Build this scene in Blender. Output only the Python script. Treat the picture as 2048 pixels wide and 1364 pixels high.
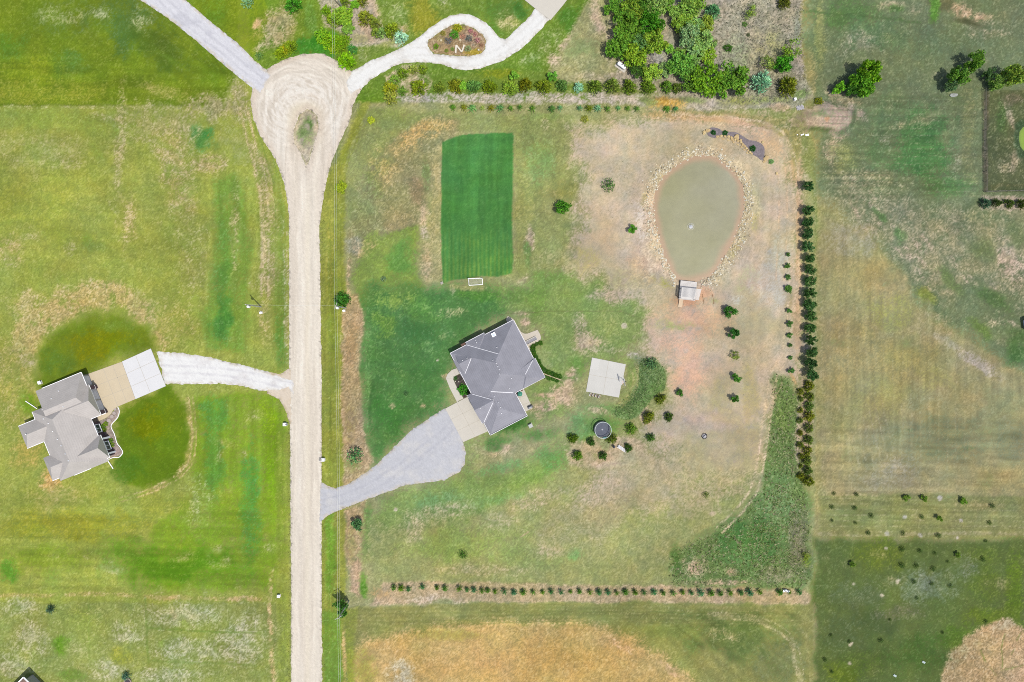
import bpy, bmesh, math, random
import numpy as np
from mathutils import Vector, Matrix

# ------------------------------------------------------------------ camera, sky, sun, exposure
S = bpy.context.scene
for o in list(bpy.data.objects): bpy.data.objects.remove(o)
COL = S.collection
H = 170.67                      # flying height; 8 photo pixels = 1 m on the ground
cd = bpy.data.cameras.new('camera'); cd.sensor_width = 36; cd.lens = 24; cd.clip_end = 6000; cd.clip_start = 1
cam = bpy.data.objects.new('camera', cd); COL.objects.link(cam); cam.location = (0, 0, H); cam.rotation_euler = (0, 0, 0)
S.camera = cam
SUN = Vector((0.68*math.cos(math.radians(68)), -0.733*math.cos(math.radians(68)), math.sin(math.radians(68)))).normalized()
W = bpy.data.worlds.new('World'); S.world = W; W.use_nodes = True
nt = W.node_tree; bg = nt.nodes['Background']
sky = nt.nodes.new('ShaderNodeTexSky'); sky.sky_type = 'NISHITA'; sky.sun_disc = False
sky.sun_elevation = math.radians(68); sky.sun_rotation = math.atan2(SUN.x, SUN.y); sky.air_density = 1.0; sky.dust_density = 2.5
nt.links.new(sky.outputs[0], bg.inputs[0]); bg.inputs[1].default_value = 0.13
sl = bpy.data.lights.new('sun', 'SUN'); sl.energy = 3.4; sl.angle = math.radians(0.9); sl.color = (1, 0.955, 0.89)
so = bpy.data.objects.new('sun', sl); COL.objects.link(so); so.location = (60, -60, 200)
so.rotation_euler = (-SUN).to_track_quat('-Z', 'Y').to_euler()
S.view_settings.view_transform = 'Standard'; S.view_settings.look = 'None'; S.view_settings.gamma = 1
S.view_settings.use_curve_mapping = False; S.view_settings.exposure = 0.75
KR, KG, KB = 2.59, 2.59, 2.73     # light reaching a level white surface, per channel (for turning seen colours into albedo)

random.seed(4)
RNG = np.random.default_rng(7)
# ------------------------------------------------------------------ helpers: coordinates and colour
def g(px, py, z=0.0):
    f = (1 - z/H)/8.0
    return ((px-1024)*f, (682-py)*f)
def lin1(c):
    c = np.asarray(c, dtype=np.float64)/255.0
    return np.where(c <= 0.04045, c/12.92, ((c+0.055)/1.055)**2.4)
def C(r, gg, b, f=1.0):
    l = lin1((r, gg, b))
    return (float(min(l[0]/KR*f, .9)), float(min(l[1]/KG*f, .9)), float(min(l[2]/KB*f, .9)))

# ------------------------------------------------------------------ numpy noise
def vn(x, y, seed):
    xi = np.floor(x).astype(np.int64); yi = np.floor(y).astype(np.int64)
    xf = (x-xi).astype(np.float32); yf = (y-yi).astype(np.float32)
    xf = xf*xf*(3-2*xf); yf = yf*yf*(3-2*yf)
    T = np.random.default_rng(seed).random((256, 256), dtype=np.float32)
    a = T[xi & 255, yi & 255]; b = T[(xi+1) & 255, yi & 255]; c = T[xi & 255, (yi+1) & 255]; d = T[(xi+1) & 255, (yi+1) & 255]
    return (a*(1-xf)+b*xf)*(1-yf)+(c*(1-xf)+d*xf)*yf*1.0
def fbm(x, y, sc, seed, oct=3):
    s = 0; a = 1; t = 0
    for i in range(oct):
        s = s+a*(vn(x/sc*2**i+17.3*i, y/sc*2**i+5.1*i, seed+i)*2-1); t += a; a *= .55
    return s/t
def sm(e0, e1, v):
    t = np.clip((v-e0)/(e1-e0), 0, 1); return t*t*(3-2*t)
def spline(pts, n=5, closed=True):
    P = [np.array(p, float) for p in pts]; m = len(P); out = []
    for i in range(m if closed else m-1):
        p0 = P[(i-1) % m] if closed or i > 0 else P[i]; p1 = P[i]; p2 = P[(i+1) % m]
        p3 = P[(i+2) % m] if closed or i+2 < m else p2
        for k in range(n):
            t = k/n
            out.append(tuple(.5*((2*p1)+(-p0+p2)*t+(2*p0-5*p1+4*p2-p3)*t*t+(-p0+3*p1-3*p2+p3)*t**3)))
    if not closed: out.append(tuple(P[-1]))
    return out
def sdf(x, y, pts):
    """signed distance, positive inside"""
    d = np.full(x.shape, 1e9, np.float32); ins = np.zeros(x.shape, bool); n = len(pts)
    for i in range(n):
        ax, ay = pts[i]; bx, by = pts[(i+1) % n]; ex, ey = bx-ax, by-ay; L = ex*ex+ey*ey
        if L < 1e-9: continue
        wx = x-ax; wy = y-ay
        t = np.clip((wx*ex+wy*ey)/L, 0, 1)
        dx = wx-ex*t; dy = wy-ey*t
        d = np.minimum(d, dx*dx+dy*dy)
        cnd = (ay > y) != (by > y)
        if ey != 0: ins ^= cnd & (x < ex*(y-ay)/ey+ax)
    d = np.sqrt(d)
    return np.where(ins, d, -d)
def dline(x, y, pts):
    d = np.full(x.shape, 1e9, np.float32)
    for (ax, ay), (bx, by) in zip(pts[:-1], pts[1:]):
        ex, ey = bx-ax, by-ay; L = ex*ex+ey*ey+1e-9
        t = np.clip(((x-ax)*ex+(y-ay)*ey)/L, 0, 1)
        d = np.minimum(d, (x-ax-ex*t)**2+(y-ay-ey*t)**2)
    return np.sqrt(d)

# ------------------------------------------------------------------ materials
MATS = {}
def newmat(name):
    m = bpy.data.materials.new(name); m.use_nodes = True
    return m, m.node_tree, m.node_tree.nodes['Principled BSDF']
def attr_mat(name, rough=.95, scale=6.0, amp=.18, bump=.0, spec=.1):
    """colour attribute 'Col' with fine procedural grain"""
    m, t, b = newmat(name)
    a = t.nodes.new('ShaderNodeAttribute'); a.attribute_name = 'Col'
    ge = t.nodes.new('ShaderNodeNewGeometry')
    n = t.nodes.new('ShaderNodeTexNoise'); n.inputs['Scale'].default_value = scale; n.inputs['Detail'].default_value = 4
    t.links.new(ge.outputs['Position'], n.inputs['Vector'])
    mr = t.nodes.new('ShaderNodeMapRange'); mr.inputs[1].default_value = .25; mr.inputs[2].default_value = .75
    mr.inputs[3].default_value = 1-amp; mr.inputs[4].default_value = 1+amp
    t.links.new(n.outputs[0], mr.inputs[0])
    mx = t.nodes.new('ShaderNodeVectorMath'); mx.operation = 'SCALE'
    t.links.new(a.outputs['Color'], mx.inputs[0]); t.links.new(mr.outputs[0], mx.inputs['Scale'])
    t.links.new(mx.outputs[0], b.inputs['Base Color'])
    b.inputs['Roughness'].default_value = rough; b.inputs['Specular IOR Level'].default_value = spec
    if bump:
        bp = t.nodes.new('ShaderNodeBump'); bp.inputs['Strength'].default_value = bump; bp.inputs['Distance'].default_value = .1
        t.links.new(n.outputs[0], bp.inputs['Height']); t.links.new(bp.outputs[0], b.inputs['Normal'])
    return m
def mat(name, col, rough=.8, scale=3.0, amp=.15, metal=0., spec=.3, bump=0., scale2=None, courses=0.):
    """procedural paint/stone/shingle: base colour with two noise scales"""
    if name in MATS: return MATS[name]
    m, t, b = newmat(name)
    ge = t.nodes.new('ShaderNodeNewGeometry')
    n = t.nodes.new('ShaderNodeTexNoise'); n.inputs['Scale'].default_value = scale; n.inputs['Detail'].default_value = 5; n.inputs['Roughness'].default_value = .65
    t.links.new(ge.outputs['Position'], n.inputs['Vector'])
    n2 = t.nodes.new('ShaderNodeTexNoise'); n2.inputs['Scale'].default_value = scale2 or scale*.12; n2.inputs['Detail'].default_value = 3
    t.links.new(ge.outputs['Position'], n2.inputs['Vector'])
    ad = t.nodes.new('ShaderNodeMath'); ad.operation = 'ADD'; t.links.new(n.outputs[0], ad.inputs[0]); t.links.new(n2.outputs[0], ad.inputs[1])
    mr = t.nodes.new('ShaderNodeMapRange'); mr.inputs[1].default_value = .6; mr.inputs[2].default_value = 1.4
    src = ad.outputs[0]
    if courses:
        sx_ = t.nodes.new('ShaderNodeSeparateXYZ'); t.links.new(ge.outputs['Position'], sx_.inputs[0])
        sn = t.nodes.new('ShaderNodeMath'); sn.operation = 'MULTIPLY'; sn.inputs[1].default_value = 2*math.pi/.26; t.links.new(sx_.outputs[2], sn.inputs[0])
        s2 = t.nodes.new('ShaderNodeMath'); s2.operation = 'SINE'; t.links.new(sn.outputs[0], s2.inputs[0])
        s3 = t.nodes.new('ShaderNodeMath'); s3.operation = 'MULTIPLY_ADD'; s3.inputs[1].default_value = courses; t.links.new(s2.outputs[0], s3.inputs[0]); t.links.new(ad.outputs[0], s3.inputs[2]); src = s3.outputs[0]
    mr.inputs[3].default_value = 1-amp; mr.inputs[4].default_value = 1+amp; t.links.new(src, mr.inputs[0])
    mx = t.nodes.new('ShaderNodeVectorMath'); mx.operation = 'SCALE'; mx.inputs[0].default_value = col[:3]
    t.links.new(mr.outputs[0], mx.inputs['Scale']); t.links.new(mx.outputs[0], b.inputs['Base Color'])
    b.inputs['Roughness'].default_value = rough; b.inputs['Metallic'].default_value = metal; b.inputs['Specular IOR Level'].default_value = spec
    if bump:
        bp = t.nodes.new('ShaderNodeBump'); bp.inputs['Strength'].default_value = bump; bp.inputs['Distance'].default_value = .05
        t.links.new(n.outputs[0], bp.inputs['Height']); t.links.new(bp.outputs[0], b.inputs['Normal'])
    MATS[name] = m; return m
def leaf_mat(name):
    """leaf: object colour times the leaf's own tint, part of the light passes through"""
    m = bpy.data.materials.new(name); m.use_nodes = True; t = m.node_tree; t.nodes.clear()
    out = t.nodes.new('ShaderNodeOutputMaterial'); oi = t.nodes.new('ShaderNodeObjectInfo')
    a = t.nodes.new('ShaderNodeAttribute'); a.attribute_name = 'Col'
    mx = t.nodes.new('ShaderNodeVectorMath'); mx.operation = 'MULTIPLY'
    t.links.new(oi.outputs['Color'], mx.inputs[0]); t.links.new(a.outputs['Color'], mx.inputs[1])
    d = t.nodes.new('ShaderNodeBsdfDiffuse'); tr = t.nodes.new('ShaderNodeBsdfTranslucent'); ms = t.nodes.new('ShaderNodeMixShader')
    ms.inputs[0].default_value = .3
    t.links.new(mx.outputs[0], d.inputs[0]); t.links.new(mx.outputs[0], tr.inputs[0])
    t.links.new(d.outputs[0], ms.inputs[1]); t.links.new(tr.outputs[0], ms.inputs[2]); t.links.new(ms.outputs[0], out.inputs[0])
    return m
LEAF = leaf_mat('leaf')
BARK = mat('bark', (.09, .07, .05), .95, 12, .3)
def CONC(): return mat('concrete', C(226, 219, 210), .9, 1.2, .07)
WHITE = mat('white_paint', (.42, .42, .43), .5, 2, .04)
WHITE2 = mat('bright_white', (.62, .62, .63), .5, 2, .03)

# ------------------------------------------------------------------ object helpers
def link(name, me, parent=None, loc=None):
    o = bpy.data.objects.new(name, me); COL.objects.link(o)
    if parent is not None: o.parent = parent
    if loc is not None: o.location = loc
    return o
def tag(o, label=None, cat=None, group=None, kind=None):
    if label: o['label'] = label
    if cat: o['category'] = cat
    if group: o['group'] = group
    if kind: o['kind'] = kind
    return o
def thing(name, label, cat, loc, rz=0, group=None):
    o = link(name, None, None, loc); o.rotation_euler = (0, 0, rz); o.empty_display_size = .3
    return tag(o, label, cat, group)
class MB:
    def __init__(s): s.v = []; s.f = []; s.mi = []
    def add(s, vs, fs, m=0):
        k = len(s.v); s.v += [tuple(v) for v in vs]
        for f in fs: s.f.append(tuple(i+k for i in f)); s.mi.append(m)
        return s
    def box(s, x0, x1, y0, y1, z0, z1, m=0):
        return s.add([(x0,y0,z0),(x1,y0,z0),(x1,y1,z0),(x0,y1,z0),(x0,y0,z1),(x1,y0,z1),(x1,y1,z1),(x0,y1,z1)],
                     [(0,3,2,1),(4,5,6,7),(0,1,5,4),(1,2,6,5),(2,3,7,6),(3,0,4,7)], m)
    def bar(s, a, b, w, h=None, m=0):
        a = Vector(a); b = Vector(b); d = (b-a).normalized(); h = h or w
        up = Vector((0,0,1)) if abs(d.z) < .95 else Vector((1,0,0))
        r = d.cross(up).normalized(); u = r.cross(d)
        q = [a+r*x*w/2+u*y*h/2 for x, y in ((-1,-1),(1,-1),(1,1),(-1,1))]+[b+r*x*w/2+u*y*h/2 for x, y in ((-1,-1),(1,-1),(1,1),(-1,1))]
        return s.add(q, [(0,1,2,3),(7,6,5,4),(0,4,5,1),(1,5,6,2),(2,6,7,3),(3,7,4,0)], m)
    def tube(s, pts, rad, n=8, m=0, cap=True):
        rings = []; k = len(pts)
        rad = rad if isinstance(rad, (list, tuple)) else [rad]*k
        for i, p in enumerate(pts):
            p = Vector(p); d = (Vector(pts[min(i+1, k-1)])-Vector(pts[max(i-1, 0)])).normalized()
            up = Vector((0,0,1)) if abs(d.z) < .95 else Vector((1,0,0))
            r = d.cross(up).normalized(); u = r.cross(d)
            rings.append([p+(r*math.cos(2*math.pi*j/n)+u*math.sin(2*math.pi*j/n))*rad[i] for j in range(n)])
        vs = [v for R in rings for v in R]; fs = []
        for i in range(k-1):
            for j in range(n): fs.append((i*n+j, i*n+(j+1) % n, (i+1)*n+(j+1) % n, (i+1)*n+j))
        if cap: fs += [tuple(range(n))[::-1], tuple(range((k-1)*n, k*n))]
        return s.add(vs, fs, m)
    def ring(s, r0, z, w, h, n=40, m=0, cx=0, cy=0):
        vs = []; fs = []
        for j in range(n):
            a = 2*math.pi*j/n
            for rr, zz in ((r0-w/2, z-h/2), (r0+w/2, z-h/2), (r0+w/2, z+h/2), (r0-w/2, z+h/2)):
                vs.append((cx+rr*math.cos(a), cy+rr*math.sin(a), zz))
        for j in range(n):
            k = (j+1) % n
            for q in range(4): fs.append((j*4+q, k*4+q, k*4+(q+1) % 4, j*4+(q+1) % 4))
        return s.add(vs, fs, m)
    def lathe(s, prof, n=16, m=0, cx=0, cy=0):
        vs = [(cx+r*math.cos(2*math.pi*j/n), cy+r*math.sin(2*math.pi*j/n), z) for r, z in prof for j in range(n)]; fs = []
        for i in range(len(prof)-1):
            for j in range(n): fs.append((i*n+j, i*n+(j+1) % n, (i+1)*n+(j+1) % n, (i+1)*n+j))
        fs += [tuple(range(n))[::-1], tuple(range((len(prof)-1)*n, len(prof)*n))]
        return s.add(vs, fs, m)
    def prism(s, poly, z0, z1, m=0):
        n = len(poly); A = sum(poly[i][0]*poly[(i+1) % n][1]-poly[(i+1) % n][0]*poly[i][1] for i in range(n))
        if A < 0: poly = poly[::-1]
        vs = [(x, y, z0) for x, y in poly]+[(x, y, z1) for x, y in poly]
        fs = [tuple(range(n))[::-1], tuple(range(n, 2*n))]+[(i, (i+1) % n, n+(i+1) % n, n+i) for i in range(n)]
        return s.add(vs, fs, m)
    def build(s, name, mats, parent=None, smooth=False, loc=None):
        me = bpy.data.meshes.new(name); me.from_pydata(s.v, [], s.f)
        for mm in (mats if isinstance(mats, (list, tuple)) else [mats]): me.materials.append(mm)
        if any(s.mi): me.polygons.foreach_set('material_index', s.mi)
        if smooth: me.polygons.foreach_set('use_smooth', [True]*len(me.polygons))
        me.update()
        return link(name, me, parent, loc)
def np_mesh(name, co, quads, col=None, smooth=True):
    me = bpy.data.meshes.new(name); nq = len(quads); k = quads.shape[1]
    me.vertices.add(len(co)); me.vertices.foreach_set('co', np.ascontiguousarray(co, np.float32).ravel())
    me.loops.add(nq*k); me.loops.foreach_set('vertex_index', np.ascontiguousarray(quads, np.int32).ravel())
    me.polygons.add(nq); me.polygons.foreach_set('loop_start', np.arange(0, nq*k, k, dtype=np.int32))
    if smooth: me.polygons.foreach_set('use_smooth', np.ones(nq, bool))
    me.update(calc_edges=True)
    if col is not None:
        a = me.color_attributes.new('Col', 'FLOAT_COLOR', 'POINT')
        c4 = np.ones((len(co), 4), np.float32); c4[:, :3] = col; a.data.foreach_set('color', c4.ravel())
    return me
def to_albedo(rgb):
    return np.clip(lin1(rgb)/np.array([KR, KG, KB]), 0, .9).astype(np.float32)
ORD = ['first','second','third','fourth','fifth','sixth','seventh','eighth','ninth','tenth','eleventh','twelfth','thirteenth','fourteenth','fifteenth','sixteenth','seventeenth','eighteenth','nineteenth','twentieth']
TENS = {20:'twenty',30:'thirty',40:'forty'}
def ordw(i):
    if i < 20: return ORD[i]
    t = (i+1)//10*10; r = (i+1) % 10
    return {20:'twentieth',30:'thirtieth',40:'fortieth'}[t] if r == 0 else TENS[t]+'-'+ORD[r-1]
# ================================================================== THE LARGE STRUCTURE
# outlines, in photo pixels (8 px = 1 m)
ROAD = [(583,1560),(582,1200),(581,1000),(580,860),(578,700),(578,500),(577,420),(567,361),(550,317),(520,270),(506,236),(501,202),(504,178),(518,155),(544,131),(578,115),(611,107),(645,107),(675,122),(700,140),(722,160),(730,170),(716,189),(706,209),(699,243),(682,280),(662,327),(650,378),(642,425),(639,460),(641,600),(643,760),(643,900),(643,1100),(644,1300),(645,1560)]
TEAR = [(615,217),(634,229),(637,260),(626,292),(613,336),(602,308),(590,288),(587,260),(599,231)]
PATH_NW = [(240,-30),(281,0),(337,37),(388,78),(438,121),(469,148),(500,172),(520,190),(545,150),(506,118),(472,84),(422,44),(371,0),(340,-30)]
DRIVE_W = [(314,704),(364,706),(422,715),(472,727),(500,733),(534,744),(560,752),(588,760),(590,800),(577,775),(557,782),(519,781),(479,771),(438,767),(371,769),(330,767)]
MOUTH_W = [(534,744),(560,748),(575,738),(585,735),(590,860),(579,848),(571,821),(558,798),(534,787)]
DRIVE_C = [(889,817),(864,833),(820,862),(785,897),(748,933),(713,958),(692,970),(670,976),(653,971),(640,962),(636,1050),(645,1040),(656,1031),(674,1022),(699,1013),(727,1001),(770,986),(812,970),(855,965),(890,960),(919,944),(931,926),(931,901),(926,884),(940,870),(910,815)]
LOOP_NE = [(690,165),(702,142),(715,137),(740,121),(772,110),(800,97),(821,85),(837,74),(859,56),(880,42),(900,31),(920,27),(938,28),(955,36),(971,45),(985,58),(997,74),(1010,79),(1034,57),(1056,37),(1072,14),(1100,38),(1094,44),(1084,57),(1067,73),(1050,91),(1034,103),(1010,119),(982,129),(958,138),(933,140),(909,137),(885,129),(861,125),(837,124),(809,125),(788,132),(761,147),(740,161),(724,178),(700,190)]
ISLAND = [(857,80),(855,92),(866,107),(885,109),(911,112),(942,112),(964,107),(971,97),(972,81),(964,68),(948,56),(926,49),(905,50),(885,60),(869,72)]
POND = [(1411,311),(1384,315),(1353,332),(1328,354),(1314,379),(1309,407),(1312,441),(1320,477),(1331,513),(1345,544),(1360,559),(1378,563),(1395,560),(1423,549),(1439,530),(1453,502),(1470,471),(1484,435),(1489,402),(1484,368),(1470,346),(1445,324),(1428,313)]
RIPRAP = [(1406,296),(1367,304),(1334,320),(1311,345),(1297,374),(1289,407),(1289,440),(1294,465),(1306,505),(1320,532),(1342,562),(1360,572),(1398,572),(1428,566),(1445,549),(1464,513),(1478,484),(1497,453),(1508,418),(1507,379),(1494,347),(1462,320),(1436,303)]
BED = [(1419,257),(1428,255),(1439,258),(1447,263),(1469,264),(1482,270),(1496,279),(1513,283),(1524,289),(1529,299),(1527,319),(1522,320),(1513,313),(1504,308),(1498,299),(1485,284),(1470,275),(1453,272),(1440,270),(1430,276),(1415,270)]
BERM = [(1276,731),(1284,718),(1301,717),(1316,724),(1329,737),(1333,760),(1328,779),(1311,789),(1291,813),(1276,832),(1257,840),(1234,833),(1223,821),(1244,810),(1265,789),(1274,770),(1276,752)]
MEADOW = [(1552,748),(1572,752),(1592,776),(1598,820),(1600,960),(1616,990),(1624,1080),(1620,1160),(1600,1176),(1345,1172),(1336,1140),(1345,1112),(1378,1090),(1430,1062),(1480,1030),(1515,985),(1533,930),(1538,850)]
MOUND = (1656, 238, 64, 37)
GREENPOND = [(2040,262),(2048,252),(2080,250),(2100,276),(2080,304),(2048,302),(2041,292),(2038,276)]
FIELD = [(889,283),(922,270),(970,267),(1019,265),(1026,268),(1027,290),(1024,460),(1023,546),(960,552),(895,562),(885,557),(882,440),(884,293)]

def hgt(px, py):
    """ground height in metres at photo-plan position"""
    px = np.asarray(px, np.float32); py = np.asarray(py, np.float32)
    z = np.zeros(px.shape, np.float32)
    d = sdf(px, py, BERM); z += .9*sm(0, 26, d)
    cx, cy, rx, ry = MOUND
    q = np.sqrt(((px-cx)/rx)**2+((py-cy)/ry)**2); z += 1.5*sm(1.05, .45, q)
    d = sdf(px, py, GREENPOND); z -= .5*sm(-4, 6, d)
    d = sdf(px, py, POND); z -= .55*sm(-14, 8, d)
    q = np.sqrt(((px-1330)/70)**2+((py-206)/16)**2); z += .7*sm(1., .2, q)
    return z
def hz(px, py): return float(hgt(np.array([px]), np.array([py]))[0])

ST = .28
xs = np.arange(-140, 140.01, ST); ys = np.arange(-97, 97.01, ST)
ext = np.array([4, 10, 20, 40, 80, 150, 300, 600, 1200, 2500.])
xs = np.concatenate([-140-ext[::-1], xs, xs[-1]+ext]); ys = np.concatenate([-97-ext[::-1], ys, ys[-1]+ext])
PXA = 1024+8*xs; PYA = 682-8*ys                      # photo-plan coordinates of grid lines
GX, GY = np.meshgrid(PXA.astype(np.float32), PYA.astype(np.float32))
NYg, NXg = GX.shape
wx = fbm(GX, GY, 30, 11, 3); wy = fbm(GX, GY, 30, 21, 3)       # domain warp
m1 = fbm(GX, GY, 55, 31, 4); m2 = fbm(GX, GY, 14, 41, 3); m3 = fbm(GX, GY, 5.5, 51, 2)
f1 = fbm(GX, GY, 4.6, 61, 2); f2 = RNG.random(GX.shape, dtype=np.float32)*2-1; f3 = fbm(GX, GY, 9, 71, 2)
GN = f1*.4+f3*.3+f2*.75                                          # sward and soil meet in tufts, not in a blur
GC = np.empty((NYg, NXg, 3), np.float32); GC[:] = (150, 158, 96)
RO = np.full((NYg, NXg), .55, np.float32)                        # roughness of the sward (straw, clumps)
def win(x0, x1, y0, y1):
    i0, i1 = np.searchsorted(PXA, [x0, x1]); j1, j0 = NYg-np.searchsorted(PYA[::-1], [y0, y1])
    return slice(max(j0, 0), min(j1, NYg)), slice(max(i0, 0), min(i1, NXg))
def mixin(w, a, col, ro):
    a = np.clip(a, 0, 1); a = np.clip(a+GN[w]*a*(1-a)*2.4, 0, 1)
    GC[w] += (np.array(col, np.float32)-GC[w])*a[..., None]
    if ro is not None: RO[w] += (ro-RO[w])*a
def P(pts, col, a=1., soft=6, warp=5, m=0., ro=None, ms=m2):
    p = np.array(pts); mg = soft+warp*1.6+4
    w = win(p[:, 0].min()-mg, p[:, 0].max()+mg, p[:, 1].min()-mg, p[:, 1].max()+mg)
    d = sdf(GX[w]+wx[w]*warp*1.6+m3[w]*warp*.4, GY[w]+wy[w]*warp*1.6, pts)
    al = sm(-soft, soft, d)*a
    if m: al = al*np.clip(sm(-.45, .45, ms[w]+(m-.5)*1.2), 0, 1)
    mixin(w, al, col, ro)
def E(cx, cy, rx, ry, col, a=1., ang=0., m=0., ro=None, hard=.3, ms=m2):
    a = min(1, a*1.2)
    R = max(rx, ry)*1.5; w = win(cx-R, cx+R, cy-R, cy+R)
    c, s = math.cos(math.radians(ang)), math.sin(math.radians(ang))
    X = GX[w]-cx+wx[w]*min(rx, ry)*.5; Y = GY[w]-cy+wy[w]*min(rx, ry)*.5
    q = np.sqrt(((X*c+Y*s)/rx)**2+((-X*s+Y*c)/ry)**2)+m2[w]*.34+m1[w]*.12
    al = sm(1.15, hard, q)*a
    if m: al = al*np.clip(sm(-.45, .45, ms[w]+(m-.5)*1.2), 0, 1)
    mixin(w, al, col, ro)
def Ln(pts, width, col, a=1., warp=2., m=0., ro=None):
    p = np.array(pts); mg = width*2+warp*2+3
    w = win(p[:, 0].min()-mg, p[:, 0].max()+mg, p[:, 1].min()-mg, p[:, 1].max()+mg)
    d = dline(GX[w]+wx[w]*warp*1.5+m3[w]*warp*.4, GY[w]+wy[w]*warp*1.5, pts)
    al = sm(width, width*.25, d)*a
    if m: al = al*np.clip(sm(-.4, .4, m2[w]+(m-.5)*1.2), 0, 1)
    mixin(w, al, col, ro)
BIG = 30000
# ---- west lots
P([(-BIG,-BIG),(560,-BIG),(580,1364),(580,BIG),(-BIG,BIG)], (163,172,82), 1, 2, 0, ro=.45)
P([(-BIG,-BIG),(262,-BIG),(475,150),(452,190),(445,213),(-BIG,210)], (124,146,40), 1, 3, 3, ro=.35)
E(200,35,170,45, (104,130,58), .75, 0, .6); E(260,60,60,60, (92,124,62), .7); E(120,30,60,22, (176,180,118), .5, 0, .6); E(200,28,30,16, (186,190,142), .6, 0, .6, ro=.9)
E(330,100,90,40, (98,124,44), .7, 35); E(130,130,40,40, (100,138,60), .6); E(60,150,90,45, (140,156,38), .6); E(60,185,200,30, (156,162,58), .5); E(20,95,40,30, (100,140,45), .5)
E(330,185,60,20, (172,170,90), .6, 10); E(420,130,30,70, (112,140,38), .5); E(285,35,30,40, (178,186,140), .35, 0, .5, ro=.9)
Ln([(0,213),(200,214),(440,216)], 5, (190,186,140), .5, 2, .6, ro=.9); Ln([(0,209),(300,211),(440,210)], 2, (112,120,60), .4)
E(60,240,220,30, (150,168,78), .6); E(330,250,110,45, (170,166,112), .7, 0, .8, ro=.8); E(80,300,150,40, (176,176,112), .5, 0, .7)
E(430,215,70,30, (180,170,130), .8, 0, .9, ro=.9); E(478,200,22,60, (176,166,128), .7, -10, .8, ro=.9)
E(240,280,14,130, (188,178,128), .6, 3, .75, ro=.9); E(120,330,60,14, (196,186,150), .4, 0, .5, ro=.9); E(205,235,30,10,(196,190,150),.5,20,.6)
E(405,280,34,36, (96,146,76), .85, 0, 0, ro=.4); E(415,270,20,20, (72,138,72), .6); E(420,330,46,26, (190,172,132), .7, 0, .8, ro=1)
E(350,310,50,70, (186,172,128), .6, 0, .7, ro=1); E(370,390,40,60, (184,168,120), .55, 0, .6, ro=.9); E(480,290,40,70,(160,164,104),.6,-30,.8)
P([(430,360),(470,350),(492,420),(500,520),(498,620),(490,700),(420,700),(404,640),(420,560),(432,460)], (122,156,66), .85, 10, 6, .9); E(445,640,26,60, (88,142,62), .85); E(450,545,22,40,(104,152,66),.7); E(448,480,14,60,(112,158,68),.6)
E(380,500,40,140, (166,168,100), .6, 0, .7, ro=.9); E(470,470,12,130, (176,168,118), .5, 0, .6, ro=1)
E(60,400,140,80, (166,172,74), .5); E(140,480,110,40, (158,168,70), .6, 20); E(20,500,40,40, (188,172,122), .6, 0, .7, ro=.9); E(260,440,20,60, (192,176,130), .6, 10, .7, ro=1); E(190,495,40,14,(148,166,78),.6)
P([(20,700),(40,640),(95,595),(165,565),(225,560),(280,590),(312,630),(330,680),(318,700),(300,640),(250,615),(160,625),(90,665),(60,720)], (200,178,122), .9, 10, 8, .8, ro=1); E(60,610,40,40, (196,180,132), .7, 0, .8, ro=1); E(210,580,60,22, (206,182,124), .7, 0, .8, ro=1); E(290,620,30,30, (204,182,128), .7, 0, .8)
E(40,760,60,120, (182,172,104), .6, 0, .8, ro=.8); E(55,720,26,20,(200,186,150),.6,0,.6)
E(350,640,50,60, (178,170,98), .6, 0, .7, ro=.8)
P([(84,700),(112,665),(160,640),(225,625),(268,640),(300,655),(306,690),(300,700),(250,715),(170,748),(90,785),(74,760)], (114,136,36), .92, 14, 9, 0, ro=.25); E(200,690,90,40, (128,134,14), .7, -15); E(120,720,40,30, (98,128,48), .6); E(230,650,50,14,(120,146,56),.5); E(82,830,30,34,(116,152,40),.7,0,.8); E(55,805,24,30,(110,150,34),.7,0,.8)
P([(335,772),(350,782),(372,820),(380,880),(374,930),(340,965),(285,978),(258,965),(244,920),(240,890),(228,860),(240,820),(272,800)], (104,134,28), .95, 9, 8, 0, ro=.25); E(300,850,50,40, (118,132,10), .8); E(260,930,40,40, (86,124,32), .7); E(345,840,24,50,(112,134,24),.6)
Ln([(376,800),(384,860),(378,920),(350,955),(300,985)], 8, (196,176,116), .7, 3, .7, ro=1); E(100,960,26,30, (220,180,112), .8, 0, .8, ro=1); E(50,900,40,50,(190,172,92),.6,0,.7); E(120,1000,70,40,(186,176,110),.5,0,.7)
P([(395,790),(520,785),(560,800),(572,850),(574,1100),(545,1180),(300,1180),(300,1060),(380,980)], (128,162,44), .8, 10, 8, .9, ro=.35)
E(430,830,30,50, (94,150,64), .7); E(430,920,24,90, (104,156,62), .7); E(500,1000,26,140, (88,152,64), .6); E(395,1000,34,60, (168,180,118), .6, 10, .7, ro=.9); E(440,1100,26,14,(188,184,140),.6,0,.7); E(545,900,18,150, (126,164,28), .6); E(536,830,24,40,(140,170,30),.5)
E(150,1050,180,34, (164,164,52), .6); E(90,1120,100,34, (140,162,50), .7); E(20,1140,22,30, (100,158,48), .7); E(350,1130,160,44, (104,152,32), .8, 0, 0, ro=.3); E(250,1095,60,30,(116,156,44),.6); E(220,1140,36,14,(164,180,110),.6,0,.7); E(330,1010,60,30,(164,168,70),.5)
Ln([(0,1192),(200,1188),(330,1194),(520,1200)], 6, (192,176,112), .7, 2, .7, ro=.9); E(350,1196,40,7,(214,186,136),.7,0,.8); E(480,1198,40,7,(214,186,136),.7,0,.8)
P([(-BIG,1200),(540,1205),(575,1210),(578,BIG),(-BIG,BIG)], (152,162,92), .85, 4, 4, 0, ro=.65)
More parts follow.
